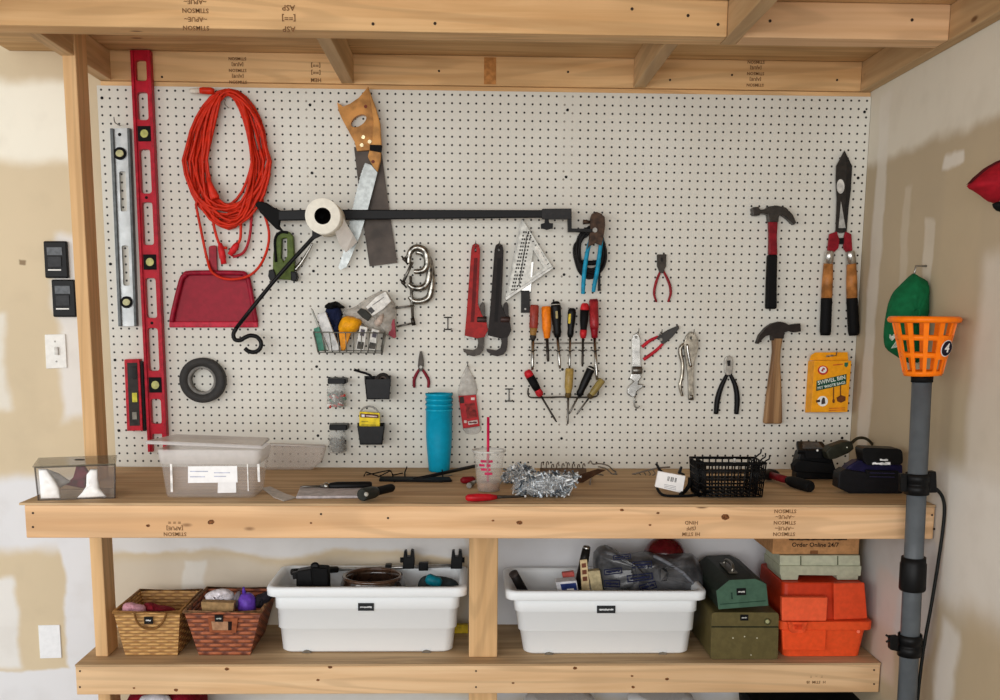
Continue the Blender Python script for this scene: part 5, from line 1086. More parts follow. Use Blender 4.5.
pd = solid(rnd([(861.6, 447.4), (902.4, 449), (903.4, 464.6), (865, 465.4)], .3), yG - .012, yG + .045, 'battery_pack', M((14, 14, 15), .4), o, .008)
MB().plate(ragged(872.4, 890.4, 461.9, 465.2, 12), yG - .0122, .001).build('maker_name', M((232, 232, 232), .5), pd)
MB().plate(ragged(880, 888, 458.8, 461.2, 6), yG - .0122, .0008).build('maker_mark', M((226, 226, 226), .5), pd)
# cables at the right end
# ------------------------------------------------------------------ right hand side
YP = -.70
o = thing('basket_pole', 'tall grey pole topped by a slotted orange basket, against the bench end', 'pole', Vector((W(905.6, 720, YP).x, YP, 0)))
kk = PX(YP); top = W(922, 379, YP); low = W(907, 700, YP); d = (low - top); bot = top + d * (top.z / (top.z - low.z)); bot.z = 0.0
PIPE = M((88, 93, 97), .32, var=.06, scale=20)
MB().lathe(bot, top, [(0, 9.9 * kk), (1, 9.6 * kk)], 28).build('pipe', PIPE, o)
def ax(py):
    a = W(922 - 15 * (py - 379) / 321, py, YP); return a
MB().lathe(ax(382), ax(375), [(0, 10.6 * kk), (1, 10.6 * kk)], 28).build('collar', BLACKR, o)
MB().lathe(ax(590), ax(557), [(0, 12.6 * kk), (.06, 13.4 * kk), (.8, 13.2 * kk), (.84, 12.4 * kk), (1, 12.2 * kk)], 28).build('coupling', BLACK, o)
for y0, y1, xl, xr in ((473, 494, 899.6, 937.4), (634, 655, 889, 923)):
    cl = MB().lathe(ax(y1), ax(y0), [(0, 11.2 * kk), (0, 12.2 * kk), (.42, 12.2 * kk), (.44, 11.4 * kk), (.56, 11.4 * kk), (.58, 12.2 * kk), (1, 12.2 * kk), (1, 11.2 * kk)], 28, False, False).build('clamp', BLACK, o)
    if y0 < 500:
        MB().plate([(925, 472), (936.6, 471.4), (937.4, 493), (925, 493)], YP + .012, .024).build('clamp_jaw', BLACK, cl, bevel=.003)
        MB().plate([(901, 474), (907, 474), (907, 492), (901, 492)], YP + .012, .02).build('clamp_jaw', BLACK, cl, bevel=.003)
    else:
        MB().plate([(890.4, 637), (899, 636.4), (899, 652), (890.4, 650)], YP + .012, .02).build('clamp_jaw', BLACK, cl, bevel=.003)
        MB().plate([(916, 637), (923.4, 638), (923, 649), (915.6, 652)], YP + .012, .02).build('clamp_jaw', BLACK, cl, bevel=.003)
        for p in ((886, 635), (886, 642)): MB().tube([W(892, 639, YP), W(p[0], p[1], YP)], .003, 7).build('wing', BLACK, cl)
# basket
bt, tp = W(922.6, 375.4, YP), W(924.4, 319.6, YP); OB = M((250, 124, 18), .32, var=.03)
rt, rb = 30.6 * kk, 18.0 * kk
bk = thing('orange_basket', 'slotted orange plastic basket with number badge on top of the grey pole', 'basket', bt)
def rr_(t): return rb + (rt - rb) * t
axv = tp - bt
def ringpts(t, r, n=36): return [bt + axv * t + Vector((r * math.cos(2 * math.pi * k / n), r * math.sin(2 * math.pi * k / n), 0)) for k in range(n)]
MB().tube(ringpts(1.0, rt + .003), .0085, 8, True).build('rim', OB, bk)
MB().lathe(bt, bt + axv * .1, [(0, rb * .55), (0, rb), (.9, rr_(.09)), (.9, rr_(.09) - .004), (.1, rb - .004), (.1, rb * .55)], 36, False, False).build('bottom_ring', OB, bk)
for t in (.37, .68):
    b = MB(); R = []
    for dt, dr in ((-.045, 0), (.045, 0), (.045, -.004), (-.045, -.004), (-.045, 0)): R.append(ringpts(t + dt, rr_(t + dt) + dr))
    b.rings(R, False, False).build('hoop', OB, bk)
for k in range(12):
    a = 2 * math.pi * (k + .32) / 12; w_ = .085; b = MB(); lo = []; hi = []
    for (t, L) in ((.04, lo), (.97, hi)):
        for (da, dr) in ((-w_, 0), (w_, 0), (w_, -.0045), (-w_, -.0045)):
            r = rr_(t) + dr + .001; L.append(bt + axv * t + Vector((r * math.cos(a + da), r * math.sin(a + da), 0)))
    b.hexa(lo, hi).build('rib', OB, bk)
ab = math.radians(-62); b = MB(); lo = []; hi = []
for (t, L) in ((.30, lo), (.72, hi)):
    for (da, dr) in ((-.42, .0015), (-.2, .003), (0, .003), (.2, .003), (.42, .0015), (.42, -.003), (0, -.002), (-.42, -.003)):
        r = rr_(t) + dr; L.append(bt + axv * t + Vector((r * math.cos(ab + da), r * math.sin(ab + da), 0)))
bdg = b.hexa(lo, hi).build('badge_panel', OB, bk)
n_ = Vector((math.cos(ab), math.sin(ab), 0)); pc = bt + axv * .5 + n_ * (rr_(.5) + .0035); tx = Vector((-math.sin(ab), math.cos(ab), 0)); tz = (axv.normalized() + n_ * .22).normalized()
M3 = Matrix((tx, tz, tx.cross(tz))).transposed()
def disc(rx, rz, off, th): 
    return MB().prism([pc + n_ * off + tx * (rx * math.cos(k * .3142)) + tz * (rz * math.sin(k * .3142)) for k in range(20)], n_ * th)
disc(.0205, .0215, .001, .001).build('badge_edge', WHITE, bdg); disc(.0185, .0195, .0022, .001).build('badge', M((24, 20, 40), .4), bdg)
MB().text('4', pc + n_ * .0036, .032, M3=M3, depth=.0004).build('badge_number', WHITE, bdg)
# cable down the pole
o = MB().tube(cat([W(936.4, 489, YP), W(942, 496, YP), W(944.4, 508, YP), W(942.8, 530, YP), W(937, 570, YP), W(931, 607, YP), W(926, 634, YP), W(922, 660, YP), W(917.6, 700, YP), W(916, 740, YP)], 5), .0048, 8).build('power_cable', M((22, 24, 22), .5)); tag(o, 'black cable bowing down beside the grey pole', 'cable')
# caps on the right wall
xw = XR - .002
nl = RW(926.6, 266, XR); tag(MB().tube([nl + Vector((.002, 0, 0)), nl + Vector((-.03, 0, .0)), nl + Vector((-.036, -.004, -.03))], .003, 7).build('nail', M((150, 146, 138), .35, .8)), 'nail in the right wall holding the green cap', 'nail')
yc = nl.y - .01
o = thing('baseball_cap', 'green cloth cap hanging on the right wall behind the orange basket', 'cap', W(908, 356, yc))
GC = M((14, 98, 58), .8, var=.08, bump=.15)
out = [(912.6, 273.4), (917, 275.6), (923, 278.4), (926.4, 283), (927, 297), (926, 311.6), (922, 330), (917, 348), (913, 362), (905, 361.6), (896, 356), (887.6, 350.4), (884.4, 344), (884.2, 330), (886.4, 313), (891.6, 295.6), (898, 287), (905.4, 279.8)]
MB().ppuff(out, yc, .06, .05, 2, back=.5).build('crown', GC, o)
MB().ppuff([(924, 312), (928, 318), (931.6, 330), (933.6, 341), (930, 352), (922, 360), (914, 362), (919, 340)], yc + .012, .02, .05, 2).build('brim', M((10, 74, 44), .8), o)
MB().tube([W(891, 338.4, yc - .055), W(893.4, 336, yc - .058), W(896, 337.8, yc - .06)], .003, 6).build('crest_mark', M((214, 226, 214), .6), o)
MB().plate([(890.4, 334.4), (892.4, 337), (894.6, 334.2), (895, 338), (892.4, 340.6), (890.2, 338)], yc - .052, .006).build('crest_mark', M((214, 226, 214), .6), o)
for k in range(3): MB().tube([W(891.6 + k * 2.0, 348.4 - k * .4, yc - .056), W(897.6 + k * 1.5, 339.6 + k * .4, yc - .060)], .0016, 6).build('crest_lines', M((206, 220, 206), .6), o)
rp = RW(996, 186, XR); yr = rp.y
o = thing('baseball_cap', 'red cloth cap on the right wall at the edge of view', 'cap', W(990, 210, yr))
out = [(966.6, 186.4), (974, 178.6), (985, 169.4), (997, 162.6), (1012, 157), (1030, 158), (1040, 175), (1036, 195), (1012, 206), (998, 204), (988, 201.6), (980, 195.6), (973, 191)]
MB().ppuff(out, yr, .06, .04, 2).build('crown', M((158, 22, 36), .8, var=.08, bump=.15), o)
MB().plate([(967.4, 184.6), (974, 177.4), (985, 168), (997, 161.2), (1012, 155.6), (1012, 162), (996, 168), (984, 175)], yr - .006, .006).build('band', M((72, 18, 20), .8), o)
MB().ppuff([(992, 204), (1002, 201), (1014, 201), (1016, 210), (1004, 212), (996, 210.6)], yr - .03, .02, .05, 2).build('strap', BLACKR, o)

# ------------------------------------------------------------------ lower shelf
def basket(name, label, ftl, ftr, fbl, fbr, btl, mat, rimm, depth_bottom=.16):
    fb = G((fbl[0] + fbr[0]) / 2, (fbl[1] + fbr[1]) / 2, ZL); Yb = fb.y; Yt = Yb - .018
    a, b_ = W(fbl[0], fbl[1], Yb), W(fbr[0], fbr[1], Yb); a.z = b_.z = ZL + .0008; c_, d_ = W(*ftl, Yt), W(*ftr, Yt); zt = (c_.z + d_.z) / 2; c_.z = d_.z = zt
    yb = min(-.012, G(btl[0], btl[1], zt).y); dpt = yb - Yt
    o = thing(name, label, 'basket', Vector(((a.x + b_.x) / 2, Yb + dpt / 2, ZL)))
    bot = [a, b_, b_ + Vector((0, dpt - .036, 0)), a + Vector((0, dpt - .036, 0))]; top = [c_, d_, d_ + Vector((0, dpt, 0)), c_ + Vector((0, dpt, 0))]
    cen = sum(top, Vector()) / 4; ins = [p + (cen - p) * .05 for p in top]; cb = sum(bot, Vector()) / 4; insb = [p + (cb - p) * .06 + Vector((0, 0, .006)) for p in bot]
    bd = MB(); bd.rings([bot, [p.lerp(q, .5) for p, q in zip(bot, top)], top, ins, insb], True, True, smooth=False)
    body = bd.build('woven_body', mat, o)
    MB().tube([p + Vector((0, 0, .001)) for p in top], .006, 8, True).build('rim', rimm, o)
    return o, Yt, Yb, zt, top, dpt
def wicker(name, c1, c2, c3, sx_, sz_):
    m, t = newmat(name); co = t.coord(); s = t.node('ShaderNodeSeparateXYZ'); t.l.new(co, s.inputs[0])
    u = t.math('MULTIPLY', t.math('ADD', s.outputs[0], s.outputs[1]), sx_); v = t.math('MULTIPLY', s.outputs[2], sz_)
    w_ = t.math('SINE', t.math('ADD', t.math('MULTIPLY', u, math.pi), t.math('MULTIPLY', t.math('FLOOR', v), math.pi)))
    fv = t.math('SUBTRACT', t.math('FRACT', v), .5); prof = t.math('SUBTRACT', 1.0, t.math('MULTIPLY', t.math('ABSOLUTE', fv), 2.0))
    hgt = t.math('MULTIPLY', t.math('ADD', w_, 1.15), t.smooth(prof, .0, .6))
    n = t.noise(co, 70, 3)
    col = t.mix(t.smooth(hgt, .15, 1.2), srgb(c3), srgb(c1)); col = t.mix(t.math('MULTIPLY', t.smooth(n, .35, .7), .5), col, srgb(c2))
    t.l.new(col, t.bsdf.inputs['Base Color']); t.bsdf.inputs['Roughness'].default_value = .55; t.bump(hgt, .6, .006); return m
WK1 = wicker('pale_wicker', (214, 168, 104), (192, 144, 84), (158, 112, 62), 38, 96); WK2 = wicker('brown_wicker', (180, 104, 68), (150, 80, 50), (96, 48, 32), 34, 74)
o, Yt, Yb, zt, top, dp = basket('wicker_basket', 'pale tan wicker basket with rope handle, leftmost on the lower shelf', (113.6, 612.6), (180, 612.6), (125.4, 655.6), (177.6, 655.4), (146, 590.6), WK1, M((150, 106, 58), .6))
MB().ptube([(134.4, 613), (136.6, 621), (142, 627), (150, 629), (157, 627.4), (163, 621.6), (166.6, 613)], Yt - .010, 1.15, 8, 4).build('rope_handle', M((126, 86, 44), .7), o)
MB().plate([(144, 617), (152.6, 617), (152.8, 624), (144.2, 624)], Yt - .004, .003).build('name_tag', BLACK, o)
MB().plate(ragged(145.70000000000002, 150.9, 619.5, 621.3), Yt - .0074, .0006).build('tag_print', M((206, 206, 206), .5), o)
def cloth(name, label, cat_, loop, Y, depth, mat, wr=.25): return tag(MB().ppuff(loop, Y, depth, wr, 4).build(name, mat), label, cat_)
cloth('pink_cloth', 'pale pink cloth heaped at the left of the tan basket', 'cloth', [(124, 612), (124, 604), (130, 602.4), (138, 604), (145, 606), (144, 613)], Yt + .05, .025, M((214, 158, 170), .85))
cloth('red_cloth', 'dark red cloth heaped in the middle of the tan basket', 'cloth', [(143, 612), (144, 604), (150, 602.4), (158, 605), (170, 606.6), (176, 610), (170, 614)], Yt + .08, .03, M((128, 28, 40), .85))
o, Yt, Yb, zt, top, dp = basket('wicker_basket', 'red brown wicker basket with cut-out handle, right of the tan basket', (184, 611.6), (260.6, 612.6), (199, 655), (250, 655.8), (205, 588.4), WK2, M((132, 96, 66), .65, var=.3))
hp = MB().plate([(207.6, 618), (238, 618.4), (236, 633), (209.6, 632.6)], Yt + .003, .006, [[(211, 621.4), (232, 621.6), (231.6, 630.4), (212.4, 630.2)]]).build('handle_panel', M((146, 80, 48), .5), o, bevel=.001)
MB().plate([(211, 621.4), (228, 621.6), (228, 630.4), (212.4, 630.2)], Yt - .0008, .001).build('handle_opening', M((172, 130, 98), .7), o)
MB().plate([(228, 621.6), (232, 621.6), (231.6, 630.4), (228, 630.4)], Yt - .0008, .001).build('handle_opening', M((34, 20, 16), .8), o)
MB().plate([(214.6, 615.2), (222.8, 615.4), (222.8, 622), (214.8, 621.8)], Yt - .004, .003).build('name_tag', BLACK, o); MB().plate(ragged(216.1, 221.29999999999998, 617.7, 619.5), Yt - .0074, .0006).build('tag_print', M((170, 176, 170), .5), o)
tag(MB().plate([(201, 602), (234, 603), (233, 613), (202, 612)], Yt + .06, .03).build('cardboard_box', M((166, 134, 92), .7), bevel=.001), 'small tan cardboard box inside the red brown basket', 'box')
cloth('white_cloth', 'crumpled white cloth on top of the red brown basket', 'cloth', [(205, 596), (208, 592.6), (216, 589.4), (226, 589), (233, 592.6), (235, 599), (231, 603), (220, 604), (208, 601)], Yt + .10, .03, M((228, 222, 226), .85, bump=.3), .35)
o = thing('purple_bottle', 'rounded purple plastic bottle standing in the red brown basket', 'bottle', W(246, 610, Yt + .08)); kk = PX(Yt + .08)
MB().lathe(W(247, 613, Yt + .08), W(247, 593, Yt + .08), [(0, 8.6 * kk), (.3, 9.4 * kk), (.7, 9 * kk), (.92, 6 * kk), (1, 3 * kk)], 20).build('bottle_body', M((104, 66, 178), .4), o)
MB().lathe(W(244, 593, Yt + .08), W(243.6, 586.8, Yt + .08), [(0, 2.2 * kk), (.6, 1.4 * kk), (1, .8 * kk)], 12).build('spout', M((92, 58, 166), .4), o)
cloth('grey_cloth', 'grey cloth between the white cloth and the purple bottle', 'cloth', [(233, 602), (236, 593), (241, 592), (240, 606), (235, 608)], Yt + .09, .02, M((120, 112, 116), .85))
cloth('dark_cloth', 'black cloth at the right side of the red brown basket', 'cloth', [(254, 606), (256, 596), (263, 593), (270, 590), (272, 597), (264, 606)], Yt + .10, .03, M((38, 34, 40), .85))
# totes
TOTE = M((246, 250, 252), .32, 0, 1, var=0)
def tote(label, fl, fr_, bl_, br_, ytop_back, tagbox, tagtext):
    fb = G((bl_[0] + br_[0]) / 2, (bl_[1] + br_[1]) / 2, ZL); Yb = fb.y
    a, b_ = W(*bl_, Yb), W(*br_, Yb); Yr = Yb - .028; c_, d_ = W(*fl, Yr), W(*fr_, Yr); zr = (c_.z + d_.z) / 2
    yk = min(-.006, G((fl[0] + fr_[0]) / 2, ytop_back, zr).y)
    cxb, hxb = (a.x + b_.x) / 2, (b_.x - a.x) / 2; cxt, hxt = (c_.x + d_.x) / 2, (d_.x - c_.x) / 2
    cyt, hyt = (Yr + yk) / 2, (yk - Yr) / 2; hyb = hyt - .03; h = zr - ZL
    o = thing('storage_tote', label, 'tote', Vector((cxb, cyt, ZL)))
    def ring(t, g=0.0, rad=.03): return rrect(cxb + (cxt - cxb) * t, cyt, hxb + (hxt - .028 - hxb) * t + g, hyb + (hyt - .022 - hyb) * t + g, rad, ZL + .001 + h * t, 6)
    R = [ring(0, -.006), ring(.03, 0), ring(.36, .001), ring(.365, .004), ring(.37, .006), ring(.66, .004), ring(.665, .007), ring(.67, .009), ring(.86, .006)]
    lipo = lambda t, gx: rrect(cxt, cyt, hxt + gx, hyt + gx, .035, ZL + .001 + h * t, 6)
    MB().rings(R + [ring(.95, .004)], True, False).build('tote_body', TOTE, o)
    MB().rings([lipo(.86, -.004), lipo(.87, -.001), lipo(.97, 0), lipo(1.0, -.003), lipo(1.0, -.02), ring(.94, .002), ring(.05, -.004), ring(.045, -.03)], False, True).build('rim_and_liner', TOTE, o)
    q = tagbox; tg = MB().plate([(q[0], q[1]), (q[2], q[1]), (q[2], q[3]), (q[0], q[3])], Yb - .010, .006).build('name_tag', M((40, 42, 44), .5), o)
    MB().plate(ragged(q[0] + 2, q[2] - 2, (q[1] + q[3]) / 2 - 1, (q[1] + q[3]) / 2 + 1.1, 14), Yb - .016, .0006).build('tag_print', M((206, 208, 210), .5), tg)
    for x in (bl_[0] + 25, br_[0] - 26): 
        MB().plate([(x - 4.6, bl_[1] + .4), (x - 3, bl_[1] - 2), (x, bl_[1] - 2.8), (x + 3, bl_[1] - 2), (x + 4.6, bl_[1] + .4)], Yb + .004, .006).build('foot_notch', M((120, 112, 100), .6), o)
    return o, Yr, yk, zr
o, Yr, yk, zr = tote('white plastic tote with a bowl and clamp pole, left bay of the lower shelf', (264.6, 588.4), (467.4, 588.4), (281.6, 652.8), (452.4, 652.8), 564, (358, 603.4, 373.8, 610.8), '')
ym = (Yr + yk) / 2
g_ = thing('clamp_pole', 'silver pole with black tripod head and fork clamps across the left tote', 'pole', W(380, 570, ym))
MB().tube([W(330, 569.6, yk - .03), W(456, 565.4, yk - .03)], .0062, 10).build('rod', M((196, 194, 190), .3, .8), g_)
MB().tube([W(292, 572, ym), W(337, 569.4, yk - .03)], .011, 10).build('sleeve', BLACK, g_)
MB().plate([(296, 571.6), (312, 569), (315, 590), (296, 590)], ym, .05).build('head_block', BLACK, g_, bevel=.006)
MB().plate([(311, 567.6), (328, 568.6), (328.6, 592), (313, 592)], ym - .02, .05).build('head_block', BLACKR, g_, bevel=.006)
MB().lathe(W(315, 566.4, ym - .06), W(315, 566.4, ym - .02), [(0, .008), (.1, .014), (1, .014)], 14).build('knob', BLACK, g_)
MB().plate([(291.8, 573), (296.6, 572), (297, 579), (293, 579.6)], ym - .02, .02).build('knob', BLACK, g_, bevel=.002)
for x0, x1, y0, y1 in ((385, 391.4, 565, 571.4), (418.6, 428, 563.4, 571)): MB().plate([(x0, y0), (x1, y0 - .2), (x1, y1 - .2), (x0, y1)], yk - .02, .026).build('coupling', BLACK, g_, bevel=.002)
for x, s in ((408.6, 1), (456.6, 1)):
    b = MB().plate([(x - 5.6, 560.4), (x - 4.6, 551.4), (x - 2, 551), (x - 1.6, 557), (x + 1.6, 557), (x + 2.2, 550.4), (x + 5, 551), (x + 6, 560), (x + 5.4, 569), (x - 6, 569)], yk - .018, .03).build('fork_clamp', BLACK, g_, bevel=.002)
    xk_ = x - 8.4 if x < 420 else x + 8; MB().lathe(W(xk_, 560, yk - .032), W(x, 560, yk - .032), [(0, .009), (.5, .009), (.52, .004), (1, .004)], 12).build('clamp_knob', BLACK, b)
c_ = W(373, 592, ym); kk = PX(ym); zrim = W(373, 576, ym).z
g_ = thing('ceramic_bowl', 'glossy dark brown ceramic bowl sitting in the left tote', 'bowl', Vector((c_.x, ym, ZL + .02)))
BR = M((62, 44, 34), .18, var=.2, coat=.5)
rz = 31 * kk; ry = min(rz, (yk - Yr) / 2 - .035) / rz; hb = zrim - ZL - .02
b = MB(); R = []
for t, r in ((0, .5), (.1, .75), (.45, 1.05), (.7, 1.12), (.88, 1.06), (.97, .99), (1.0, .98), (1.0, .90), (.92, .88), (.6, .95), (.2, .6)):
    R.append([Vector((c_.x + rz * r * math.cos(k * math.pi / 18), ym + .0 + rz * r * ry * math.sin(k * math.pi / 18), ZL + .02 + hb * t)) for k in range(36)])
b.rings(R).build('bowl_body', BR, g_)
MB().tube([Vector((c_.x + rz * .94 * math.cos(k * math.pi / 18), ym + rz * .94 * ry * math.sin(k * math.pi / 18), zrim)) for k in range(36)], .006, 8, True).build('rim', M((88, 62, 46), .18, coat=.5), g_)
g_ = thing('teal_tool', 'teal and black hand tool lying in the right of the left tote', 'tool', W(440, 588, ym))
MB().ppuff([(418, 584), (422, 577), (430, 575.4), (446, 577), (456, 581), (458, 588), (440, 590), (420, 590)], ym, .03, .12).build('pouch', M((58, 66, 68), .7), g_)
MB().lathe(W(426, 577.6, ym - .04), W(441, 584, ym - .04), [(0, .010), (.15, .017), (.8, .019), (1, .012)], 14).build('handle', M((10, 118, 136), .4), g_)
o, Yr, yk, zr = tote('white plastic tote holding a grey shopping bag, right bay of the lower shelf', (505.6, 591.6), (708.4, 592.8), (524, 655), (689, 654), 567, (597, 606, 615.4, 613.2), '')
ym = (Yr + yk) / 2
g_ = thing('black_tube', 'black tube leaning in the left corner of the right tote', 'tube', W(522, 592, ym)); A_, B_ = W(513.4, 573.4, ym - .03), W(526, 596, ym); kk = PX(ym)
MB().lathe(A_, B_, [(0, .009), (0, 4.6 * kk), (.3, 4.8 * kk), (1, 5 * kk)], 16).build('tube_body', M((32, 28, 26), .5), g_)
MB().lathe(A_ + (A_ - B_) * .02, A_.lerp(B_, .06), [(0, .008), (0, 4.9 * kk), (1, 4.9 * kk)], 16, True, False).build('end_ring', M((70, 62, 58), .4), g_)
g_ = thing('blue_label_carton', 'white carton with dark blue label at the front of the right tote', 'box', W(567, 594, ym)); 
q = [(555.6, 582.4), (576.6, 580.6), (579, 594), (559, 596)]; cb = MB().plate(q, ym - .02, .05).build('carton', M((214, 214, 218), .45), g_, bevel=.002)
MB().plate(inq(q, .2, .16, .95, .9), ym - .0702, .0006).build('label', M((34, 52, 112), .45), cb); MB().plate(inq(q, .45, .55, .8, .72), ym - .071, .0006).build('label_print', WHITE, cb)
g_ = thing('marker_tube', 'upright black cylinder with a silver cap in the right tote', 'tube', W(580, 590, ym)); A_, B_ = W(587, 545.6, ym), W(578, 592, ym); kk = PX(ym)
MB().lathe(A_, B_, [(.06, 4.2 * kk), (.3, 4.8 * kk), (1, 5.2 * kk)], 16).build('tube_body', M((30, 28, 26), .35), g_); MB().lathe(A_, B_, [(0, 2.6 * kk), (.02, 3.8 * kk), (.08, 4.0 * kk), (.09, 3.6 * kk)], 16).build('cap', CHROME, g_)
g_ = thing('paint_stick', 'cream wooden stick with dark print standing in the right tote', 'stick', W(585, 592, ym - .03)); q = [(580, 560.4), (587, 559.4), (590, 593), (582, 594)]
sb = MB().plate(q, ym - .03, .008).build('stick_body', M((214, 190, 146), .6), g_, bevel=.001)
for v0 in (.1, .3, .5): MB().plate(inq(q, .2, v0, .8, v0 + .13), ym - .0382, .0005).build('stick_print', M((120, 70, 50), .6), sb)
tag(MB().plate([(588, 571.6), (600, 570.4), (603, 590), (592, 592)], ym - .01, .03).build('cream_box', M((196, 180, 140), .6), bevel=.002), 'small cream box beside the cream stick in the right tote', 'box')
tag(MB().plate([(562, 573), (574, 571.6), (575, 577.4), (563, 578.4)], ym + .02, .02).build('red_packet', M((196, 92, 84), .5), bevel=.002), 'small faded red packet at the back of the right tote', 'packet')
g_ = thing('shopping_bag', 'grey plastic shopping bag with dark blue print bulging from the right tote', 'bag', W(645, 590, ym))
BAG = M((84, 84, 86), .3, var=.3, scale=18, bump=.6, coat=.15)
MB().ppuff([(594, 572), (593, 556), (598, 547), (606, 545.4), (614, 549), (622, 553.6), (640, 552), (652, 553), (668, 555), (684, 553.6), (694, 555), (700, 566), (703, 580), (696, 590), (660, 596), (620, 596), (600, 594)], ym + .03, .085, .12, 4, L=7, pw=.5).build('bag_film', BAG, g_)
INK = M((26, 30, 62), .5)
for (cx, cy, w_, h_, r_) in ((613, 571.4, 18, 6, -.12), (642, 564.6, 20, 6.6, -.06), (640, 577.6, 26, 7, -.13), (612, 583.6, 16, 7, .03), (648, 586.6, 17, 7.4, -.3), (622, 557, 18, 5, -.1)):
    c0 = [(cx + sx_ * w_ / 2 * math.cos(r_) - sy_ * h_ / 2 * math.sin(r_), cy + sx_ * w_ / 2 * math.sin(r_) + sy_ * h_ / 2 * math.cos(r_)) for sx_, sy_ in ((-1, -1), (1, -1), (1, 1), (-1, 1))]
    yy = ym - .0575
    MB().plate(c0, yy, .001, [inq(c0, .05, .16, .95, .84)]).build('print_frame', INK, g_)
    MB().plate([(cx + (x - cx) * math.cos(r_) - (y - cy) * math.sin(r_), cy + (x - cx) * math.sin(r_) + (y - cy) * math.cos(r_)) for x, y in ragged(cx - w_ * .38, cx + w_ * .38, cy - h_ * .22, cy + h_ * .22, 10)], yy - .001, .0006).build('print_name', INK, g_)
MB().tube(cat([W(654, 556, ym - .02), W(666, 562, ym - .045), W(682, 572, ym - .05), W(694, 584, ym - .04)], 4), .006, 8).build('twisted_handle', M((120, 122, 128), .3), g_)
g_ = thing('red_ball', 'glossy dark red ball behind the grey shopping bag', 'ball', W(664, 560, -.05)); kk = PX(-.05)
MB().ball(W(664.5, 556, -.066), (22 * kk, .058, 21 * kk), 24, 14).build('ball_body', M((84, 10, 20), .15, coat=.5), g_)
# toolboxes
def extr(px, Yf, Yb, zmin=None):
    P = [W(x, y, Yf) for x, y in px]
    if zmin is not None: P = [Vector((p.x, p.y, max(p.z, zmin))) for p in P]
    return MB().prism(P, (0, Yb - Yf, 0))
YO = G(744, 659.6, ZL).y; OL = M((98, 88, 54), .42, var=.06); OLD_ = M((70, 70, 38), .45)
o = thing('toolbox', 'olive green metal box with a small front latch, under the dark green toolbox', 'toolbox', Vector((W(744, 659, YO).x, YO + .14, ZL)))
q = rnd([(712, 612.4), (779, 612.6), (777.8, 659.6), (710.4, 659.8)], .08)
extr(q, YO, -.03, ZL + .001).build('body', OL, o, bevel=.003)
MB().plate([(711.4, 626.2), (778.6, 626.4), (778.6, 627.8), (711.4, 627.6)], YO - .0002, .0015).build('lid_seam', M((44, 44, 24), .6), o)
MB().plate([(740.4, 614.8), (748.4, 614.8), (748.4, 620.6), (740.4, 620.6)], YO - .0002, .003).build('name_tag', BLACK, o); MB().plate(ragged(741.8, 747, 616.9, 618.6), YO - .003, .0006).build('tag_print', M((190, 190, 186), .5), o)
MB().lathe(W(767.4, 621.6, YO), W(767.4, 621.6, YO - .008), [(0, .010), (.6, .010), (.7, .006), (1, .006)], 16).build('latch', M((110, 108, 70), .35, .5), o)
for p in ((733, 638), (744.6, 636.6), (757, 638), (751, 655)): MB().lathe(W(*p, YO), W(*p, YO - .001), [(0, .0022), (1, .002)], 8).build('paint_chip', M((200, 196, 170), .6), o)
YG_ = YO - .012; GR = M((70, 100, 82), .42, var=.06); GRD = M((34, 42, 34), .5)
q = [(716.4, 591), (729.6, 580.2), (755.6, 578.8), (766.4, 584), (768.6, 605.6), (718.6, 609.4)]
ztop = W(744, 612.4, YO).z + .0035
P = [W(x, y, YG_) for x, y in q]; dz = ztop - min(p.z for p in P); 
o = thing('toolbox', 'dark green hip-roof toolbox with silver handle, on the olive box', 'toolbox', Vector((P[0].lerp(P[4], .5).x, YG_ + .14, ztop)))
P = [p + Vector((0, 0, max(0, ztop - p.z))) for p in P]
MB().prism([p + Vector((0, .002, 0)) for p in P], (0, -.035 - YG_, 0)).build('body', GRD, o, bevel=.003)
MB().prism(P, (0, .004, 0)).build('end_panel', GR, o, bevel=.001)
MB().plate([(736.6, 588.6), (745.8, 588.2), (746.2, 595), (737, 595.4)], YG_ - .0002, .003).build('name_tag', BLACK, o); MB().plate(ragged(738.2, 744.8, 590.8, 592.8), YG_ - .003, .0006).build('tag_print', M((190, 190, 186), .5), o)
MB().plate([(720, 604), (766, 600.4), (766, 601.2), (720, 604.8)], YG_ - .0002, .001).build('crease', M((40, 70, 54), .5), o)
zt_ = P[2].z; yhm = YG_ + .13; xh = P[1].lerp(P[2], .45).x
MB().tube(cat([Vector((xh - .008, yhm - .05, zt_ + .001)), Vector((xh - .004, yhm - .045, zt_ + .016)), Vector((xh, yhm, zt_ + .020)), Vector((xh - .004, yhm + .045, zt_ + .016)), Vector((xh - .008, yhm + .05, zt_ + .001))], 4), .0045, 8).build('handle', M((140, 136, 126), .35, .8), o)
MB().box((xh - .020, yhm - .062, zt_ - .001), (xh + .006, yhm + .062, zt_ + .003)).build('handle_plate', M((96, 90, 78), .4, .7), o)
MB().plate([(730.6, 592.6), (732.4, 592.4), (733, 599), (731.4, 599.2)], YG_ - .0002, .0006).build('scratch', M((40, 66, 54), .6), o)
